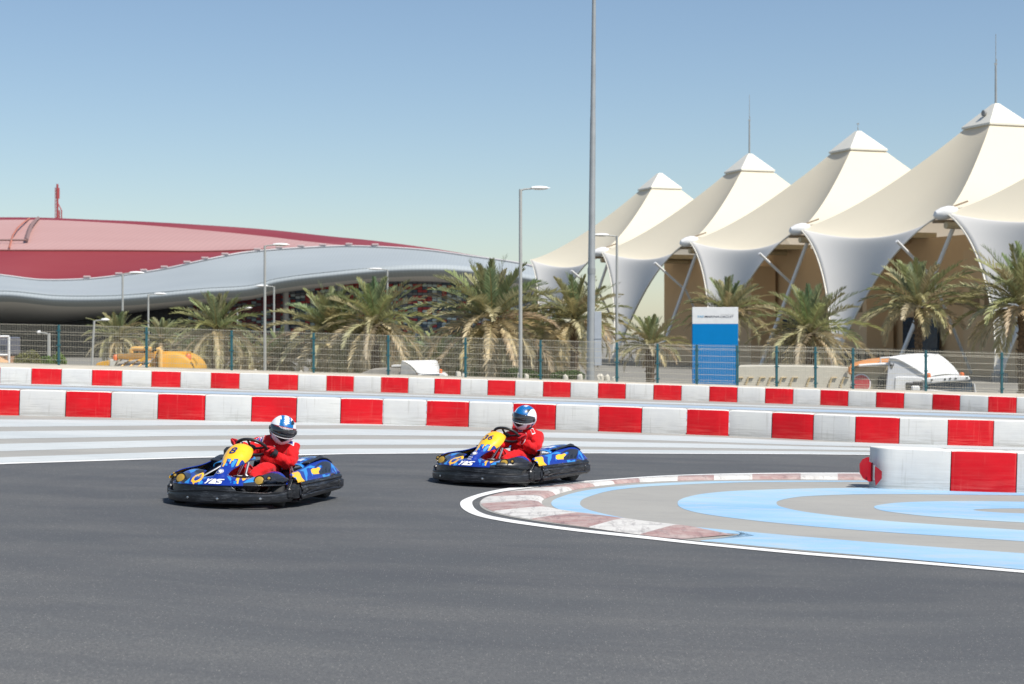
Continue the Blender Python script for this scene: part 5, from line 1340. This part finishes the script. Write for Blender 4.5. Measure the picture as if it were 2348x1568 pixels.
    m=MB(); m.tube([(0.01,-.52,.16),cw-ax*.02],.013,10); m.tube([(.05,-.20,.30),(.055,-.13,.44)],.016,10); m.build('steering_column',m_['silver'],root,True)
    wh=empty('steering_wheel'); wh.parent=root; wh.location=cw
    X=Vector((1,0,0)); Yv=ax.cross(X).normalized()
    rim=[cw*0+X*(.172*math.cos(t))+Yv*(.155*math.sin(t)) for t in [2*PI*i/48 for i in range(49)]]
    m=MB(); m.tube(rim,.018,12,cap=False); m.build('wheel_rim',m_['black'],wh,True)
    m=MB()
    for t in (0,PI,PI*1.5): m.tube([ax*-.02,X*(.167*math.cos(t))+Yv*(.150*math.sin(t))],[.016,.011],8)
    m.lathe([(.004,-.02),(.045,-.02),(.05,0),(.045,.01),(.004,.012)],(0,0,0),n=18,M=ax.to_track_quat('Z','Y').to_matrix()); m.build('wheel_spokes',m_['blackg'],wh,True)
    # seat shell
    def seat(u,v):
        a=lerp(-1.45,1.45,u); 
        if v<.4:
            t=v/.4; y=lerp(-.02,.46,t); x=.20*math.sin(a)*1.0; z=.075+.11*(1-math.cos(a))*1.2
        else:
            t=(v-.4)/.6; y=.46+.17*t-.10*(1-math.cos(a))*(.6+.6*t)*1.6; x=.215*math.sin(a)*(1-.1*t); z=.08+.36*t-.02*abs(a)+.11*(1-math.cos(a))*1.2*(1-t)
        return (x+.04,y+.05,z)
    surf('seat',seat,24,20,m_['blackg'],root,thick=.012)
    for sg in (1,-1):
        m=MB(); m.tube([(sg*.66,-.02,.20),(sg*.46,.16,.34),(sg*.33,.36,.46)],.013,8); m.tube([(sg*.42,.20,.36),(sg*.43,.2,.10)],.013,8); m.build('seat_stay',m_['silver'],root,True)
        def deck(u,v):
            a=PI*u; x=.42+.13*math.cos(a)*-1; y=lerp(.24,.84,v); z=.345+.065*max(0,math.sin(a))**.6+.02*math.sin(PI*v)+.045*v; return (sg*x,y,z)
        def dc(p,u,v):
            q=(math.sin(u*17+v*9)+math.sin(v*23-u*11))
            if .35<u<.62 and .18<v<.48 and q>-.9: return (.7,.72,.75)
            if .3<u<.75 and .62<v<.80: return BLK
            return LBLUE if q>.75 or v<.08 or v>.93 else ROYAL
        surf('engine_cover',deck,40,60,m_['livery'],root,col=dc,thick=.01,flip=sg<0)
        m=MB(); m.box((sg*.42,.50,.22),(.24,.52,.24),bev=.03); m.build('engine_block',m_['dark'],root)
    m=MB(); m.box((-.40,.42,.50),(.16,.18,.14),bev=.035); m.build('air_box',m_['black'],root)
    return root
kart1=kart('go_kart','blue and yellow go-kart number 8 with torn side fairing, nearer one',K1,'8',True)
kart2=kart('go_kart','blue and yellow go-kart number 36 beside the kerb, following behind',K2,'36',False)

# ================= drivers ===================================================
def skin(name,verts,edges,mat,parent,root=0,sub=2,smooth=True,mods=None,grow=1.0):
    """verts: list of (pos, rx, ry)"""
    me=bpy.data.meshes.new(name); me.from_pydata([tuple(v[0]) for v in verts],edges,[]); o=mobj(name,me,parent,[mat])
    sk=o.modifiers.new('skin','SKIN'); sk.use_smooth_shade=True
    sv=me.skin_vertices[0].data if me.skin_vertices else None
    if sv is None:
        bpy.context.view_layer.objects.active=o; bpy.ops.mesh.customdata_skin_add(); sv=me.skin_vertices[0].data
    for i,v in enumerate(verts): sv[i].radius=(v[1]*grow,v[2]*grow); sv[i].use_root=(i==root)
    ss=o.modifiers.new('sub','SUBSURF'); ss.levels=sub; ss.render_levels=sub
    if mods: mods(o)
    return o
def make_person(label,pose,J,helm  ,cuff,gl):
    root=empty('person'); root.matrix_world=pose.M; tag(root,label,'person')
    V=Vector; vs=[];es=[]
    def add(p,rx,ry=None,par=None):
        vs.append((V(p),rx,ry or rx)); 
        if par is not None: es.append((par,len(vs)-1))
        return len(vs)-1
    pv=add(J['pelvis'],.155,.135); be=add(J['belly'],.168,.135,pv); ch=add(J['chest'],.170,.130,be); uc=add(J['upper'],.140,.105,ch); nk=add(J['neck'],.062,.062,uc); add(J['neck2'],.058,.058,nk)
    for s in ('a','b'):
        sh=add(J['sh'+s],.082,.082,uc); ua=add(V(J['sh'+s]).lerp(V(J['el'+s]),.5),.078,.078,sh); el=add(J['el'+s],.075,.075,ua); fa=add(V(J['el'+s]).lerp(V(J['wr'+s]),.5),.060,.060,el); wr=add(V(J['el'+s]).lerp(V(J['wr'+s]),.93),.044,.044,fa)
        hp=add(J['hip'+s],.095,.095,pv); th=add(V(J['hip'+s]).lerp(V(J['kn'+s]),.5),.090,.090,hp); kn=add(J['kn'+s],.075,.075,th); cf=add(V(J['kn'+s]).lerp(V(J['an'+s]),.45),.065,.065,kn); an=add(J['an'+s],.045,.045,cf)
    def mods(o):
        t=bpy.data.textures.get('folds') or bpy.data.textures.new('folds','CLOUDS'); t.noise_scale=.085; t.noise_depth=2
        d=o.modifiers.new('folds','DISPLACE'); d.texture=t; d.strength=.046; d.mid_level=.5; d.texture_coords='LOCAL'
        t2=bpy.data.textures.get('creases') or bpy.data.textures.new('creases','CLOUDS'); t2.noise_scale=.035; t2.noise_depth=1; t2.noise_type='SOFT_NOISE'
        d=o.modifiers.new('creases','DISPLACE'); d.texture=t2; d.strength=.016; d.mid_level=.5; d.texture_coords='LOCAL'
    body=skin('body',vs,es,M['suit'],root,0,3,mods=mods,grow=1.28)
    # shoes
    for s in ('a','b'):
        a=V(J['an'+s]); m_=skin('shoe',[(a+V((0,.02,-.01)),.045,.045),(a+V((0,-.04,-.04)),.045,.04),(a+V((0,-.13,.0)),.042,.032),(a+V((0,-.19,.03)),.03,.022)],[(0,1),(1,2),(2,3)],M['black'],root)
    # gloves: palm, four unequal curled fingers, a thumb
    cw=V((0.02,.03,.600)); ax=V((0,.62,.78)).normalized(); X=V((1,0,0)); Yv=ax.cross(X).normalized()
    for s,ang in (('a',gl[0]),('b',gl[1])):
        rc=cw+X*(.172*math.cos(ang))+Yv*(.155*math.sin(ang)); tg=(-X*math.sin(ang)+Yv*math.cos(ang)).normalized(); outw=(X*math.cos(ang)+Yv*math.sin(ang)).normalized()
        if tg.z<0: tg=-tg
        wr=V(J['wr'+s]); palm=rc+ax*.042+outw*.046; 
        vs=[];es=[]
        def ad(p,r,par=None):
            vs.append((V(p),r,r*.9)); 
            if par is not None: es.append((par,len(vs)-1))
            return len(vs)-1
        w0=ad(wr,.034); w1=ad(wr.lerp(palm,.55),.030,w0); p0=ad(palm,.036,w1)
        for k in range(4):
            off=tg*(.033-.022*k); L=[.95,1.05,1.0,.82][k]
            kn=ad(palm+off+outw*.022,.0125,p0)
            a1=ad(rc+off+outw*(.030)+ax*.006,.0115,kn); a2=ad(rc+off*1.02+outw*.014*L-ax*.026*L,.0105,a1); a3=ad(rc+off-outw*.014*L-ax*.024*L,.0095,a2); ad(rc+off-outw*.028*L-ax*.004,.008,a3)
        t1=ad(palm+tg*.034-outw*.018,.015,p0); t2=ad(rc+tg*.050-outw*.026+ax*.018,.0125,t1); ad(rc+tg*.055-outw*.028-ax*.010,.010,t2)
        g=skin('glove',vs,es,M['glove'],root,2,2,grow=1.35)
        if cuff:
            m=MB(); d=(palm-wr).normalized(); c=wr; e=(wr-V(J['el'+s])).normalized(); m.tube([c-e*.035,c-e*.02,c+e*.01,c+e*.02],[.046,.052,.050,.040],16); m.build('cuff',M['black'],g,True)
        else:
            m=MB(); e=(wr-V(J['el'+s])).normalized()
            m.tube([wr-e*.012,wr-e*.006],[.0485,.0485],16,cap=False); m.build('cuff_piping',M['inkwhite'],g,True)
        # stitched pale lines over the back of the hand
        m=MB(); b_=palm+ax*.030; 
        m.tube([b_+tg*.035+outw*.02,b_+tg*.012+outw*.030+ax*.006,b_-tg*.012+outw*.030+ax*.006,b_-tg*.035+outw*.018],.0032,6); m.build('glove_piping',M['inkwhite'],g,True)
    # helmet
    hr=empty('helmet'); hr.parent=root; hr.location=helm['c']; hr.rotation_euler=Euler(helm['rot'],'ZXY') if False else helm['rot']
    if True: hr.rotation_mode='YXZ'; hr.rotation_euler=helm['rot']
    W_=lin(235,236,240); BL=lin(0,105,170); DB=lin(0,60,120); RD=lin(160,20,40); GV=lin(40,40,45)
    def shell(az,el,k=1):
        # az 0 = face direction (-y), el -90..90
        ce,se=math.cos(el),math.sin(el); x=.150*math.sin(az)*ce; y=-.178*math.cos(az)*ce; z=.165*se
        fr=max(0,math.cos(az))
        if se<0:    # chin bar pushes forward and down, back of the head rises to the neck
            y-=.030*fr**2*(-se)*ce*2.2; x*=1+.10*(-se); z*=lerp(.80,1.05,fr)
            # squarish jaw
        else: y*=1+.04*fr
        return Vector((x,y,z))*k
    def hs(u,v):
        az=lerp(-PI,PI,u); el=math.radians(lerp(-62,90,v)); return tuple(shell(az,el))
    def hc(p,u,v):
        az=math.degrees(lerp(-PI,PI,u)); el=lerp(-62,90,v); x,y,z=p; c=W_
        if helm['kind']==1:
            if (20<el<54 and abs(x-.012)<.082) or (el>=54 and abs(x)<.055 and y<.09): c=BL
            if el>20 and abs(x)<.055 and math.sin(x*190+3)*math.sin(z*150+y*80)>.55: c=DB
            if 40<el and abs(x-.006)<.024+.010*math.sin(z*210+y*130) and y<.02: c=W_
            if .060<x<.105 and 38<el<58 and y<.0: c=GV
            if abs(az)>60 and -38<el<-12 and abs(az)<100: c=RD if el<-22 else GV
        else:
            if el>24 and abs(x)<.085 and y<.10: c=BL
            if el>24 and abs(x)<.085 and math.sin(x*150+1)*math.sin(z*190+y*120)>.45: c=DB
            if el>50 and abs(x+.0)<.022 and -.06<y<.03 and math.sin(y*260)>-.5: c=W_
            if .052<x<.085 and 38<el<56 and y<0: c=GV
            if 48<az<66 and -48<el<-20: c=RD
            if 70<az<84 and -50<el<-18: c=DB
        if abs(az)<30 and -37+abs(az)*.5<el<-17: c=(.012,.012,.014)
        if el<-58: c=GV
        return c
    surf('shell',hs,96,72,M['helmetm'],hr,col=hc,closed=False,flip=True)
    def vz(u,v):
        az=math.radians(lerp(-84,84,u)); a=abs(2*u-1); lo=lerp(-14,-6,a**3); hi=lerp(24,14,a**3); 
        el=math.radians(lerp(lo,hi,v)); e=min(u,1-u,v*.5,(1-v)*.5); return tuple(shell(az,el,1.018+.012*min(1,e*20)))
    vz_=surf('visor',vz,48,16,M['visor'],hr,thick=.004,flip=True)
    if helm['kind']==1:
        def st(u,v):
            az=math.radians(lerp(-58,66,u)); a=abs(2*u-1); hi=lerp(25,17,a**3); el=math.radians(lerp(hi-9,hi+1,v)); return tuple(shell(az,el,1.040))
        surf('visor_strip',st,40,3,simple('strip_red',(.22,.008,.02),.3,var=.05),hr,thick=.002,flip=True)
        text_on('lettering','YAS KARTZONE',.024,None,M['inkwhite'],hr,.1,.0008,sub=1,mapf=lambda x,y:tuple(shell(.05+x/.150,math.radians(20)+y/.165,1.052)))
    # rim line under the visor and hinge discs
    m=MB(); m.tube([shell(math.radians(lerp(-78,78,i/30)),math.radians(lerp(-16.5,-8,abs(2*i/30-1)**3)),1.03) for i in range(31)],.0035,6); m.build('visor_trim',M['inkwhite'],hr,True)
    for sg in (1,-1):
        m=MB(); c=shell(sg*math.radians(78),math.radians(2),1.02); m.lathe([(.002,0),(.024,0),(.024,.008),(.018,.012),(.002,.012)],c,n=16,M=Vector((sg,-.15,0)).to_track_quat('Z','Y').to_matrix()); m.build('hinge',M['black'],hr,True)
    # dark opening under the helmet + strap
    m=MB(); m.lathe([(.002,-.13),(.10,-.132),(.118,-.12),(.11,-.10)],(0,.01,0),n=24); m.build('padding',M['black'],hr,True)
    # balaclava / collar
    m=MB(); n0=V(J['neck']); n1=V(J['neck2']); m.tube([n0-(n1-n0)*.5,n0,n1],[.088,.078,.072],18); m.build('collar',M['suit'],root,True)
    # shoulder patches stuck on the suit
    from mathutils.bvhtree import BVHTree
    bpy.context.view_layer.update(); dg=bpy.context.evaluated_depsgraph_get(); ev=body.evaluated_get(dg); em=ev.to_mesh()
    bvh=BVHTree.FromPolygons([v.co.copy() for v in em.vertices],[tuple(p.vertices) for p in em.polygons])
    for (c,nrm,w_,h_,mat,rl) in J['patch']:
        c=V(c); nrm=V(nrm).normalized(); upv=V((math.sin(rl),.2,math.cos(rl))); r_=upv.cross(nrm).normalized(); u_=nrm.cross(r_)
        for nm,k,mt,off in (('patch_edge',1.3,M['inkwhite'],.004),('patch',1.0,mat,.007)):
            vs=[];fs=[];n=8
            for i in range(n+1):
                for j in range(n+1):
                    o_=c+nrm*.25+r_*((i/n-.5)*w_*k)+u_*((j/n-.5)*h_*k); h,_,_,_=bvh.ray_cast(o_,-nrm,.6)
                    vs.append((h if h is not None else c)+nrm*off)
            for i in range(n):
                for j in range(n): q=i*(n+1)+j; fs.append((q,q+n+1,q+n+2,q+1))
            pydata(nm,vs,fs,mt,root,True)
    ev.to_mesh_clear()
    return root
PB=simple('patch_blue',(.03,.04,.30),.5,var=.05)
J1=dict(pelvis=(.05,.44,.21),belly=(.08,.45,.33),chest=(.135,.43,.48),upper=(.165,.40,.585),neck=(.20,.375,.675),neck2=(.215,.36,.72),
 sha=(-.005,.39,.640),ela=(-.13,.25,.52),wra=(-.175,.10,.625),shb=(.345,.41,.565),elb=(.385,.26,.385),wrb=(.245,.115,.535),
 hipa=(-.04,.36,.20),kna=(-.10,-.02,.36),ana=(-.10,-.46,.17),hipb=(.13,.36,.20),knb=(.20,-.02,.37),anb=(.14,-.46,.17),
 patch=[((0.0,.33,.66),(-.1,-.9,.35),.05,.085,PB,.1),((.33,.36,.62),(.25,-.7,.9),.09,.04,PB,0)])
J2=dict(pelvis=(.04,.44,.21),belly=(.04,.45,.33),chest=(.055,.44,.475),upper=(.065,.425,.57),neck=(.068,.41,.67),neck2=(.066,.40,.72),
 sha=(-.10,.42,.565),ela=(-.24,.25,.45),wra=(-.185,.10,.575),shb=(.235,.42,.56),elb=(.30,.27,.40),wrb=(.205,.11,.525),
 hipa=(-.05,.36,.20),kna=(-.13,-.02,.36),ana=(-.12,-.46,.17),hipb=(.13,.36,.20),knb=(.18,-.02,.34),anb=(.13,-.46,.17),
 patch=[((.21,.36,.65),(.2,-.7,.9),.035,.10,M['suit'],-.5),((.05,.35,.64),(-.1,-1,.1),.05,.018,PB,0)])
R=math.radians
p1=make_person('person in a red race suit and white and blue helmet, leaning over the wheel',K1,J1,dict(c=(.258,.345,.786),rot=(R(11),R(13),R(28)),kind=1),True,(R(192),R(26)))
p2=make_person('person in a red race suit and blue topped helmet sitting upright, farther kart',K2,J2,dict(c=(.078,.385,.812),rot=(R(5),R(12),R(6)),kind=2),False,(R(172),R(20)))
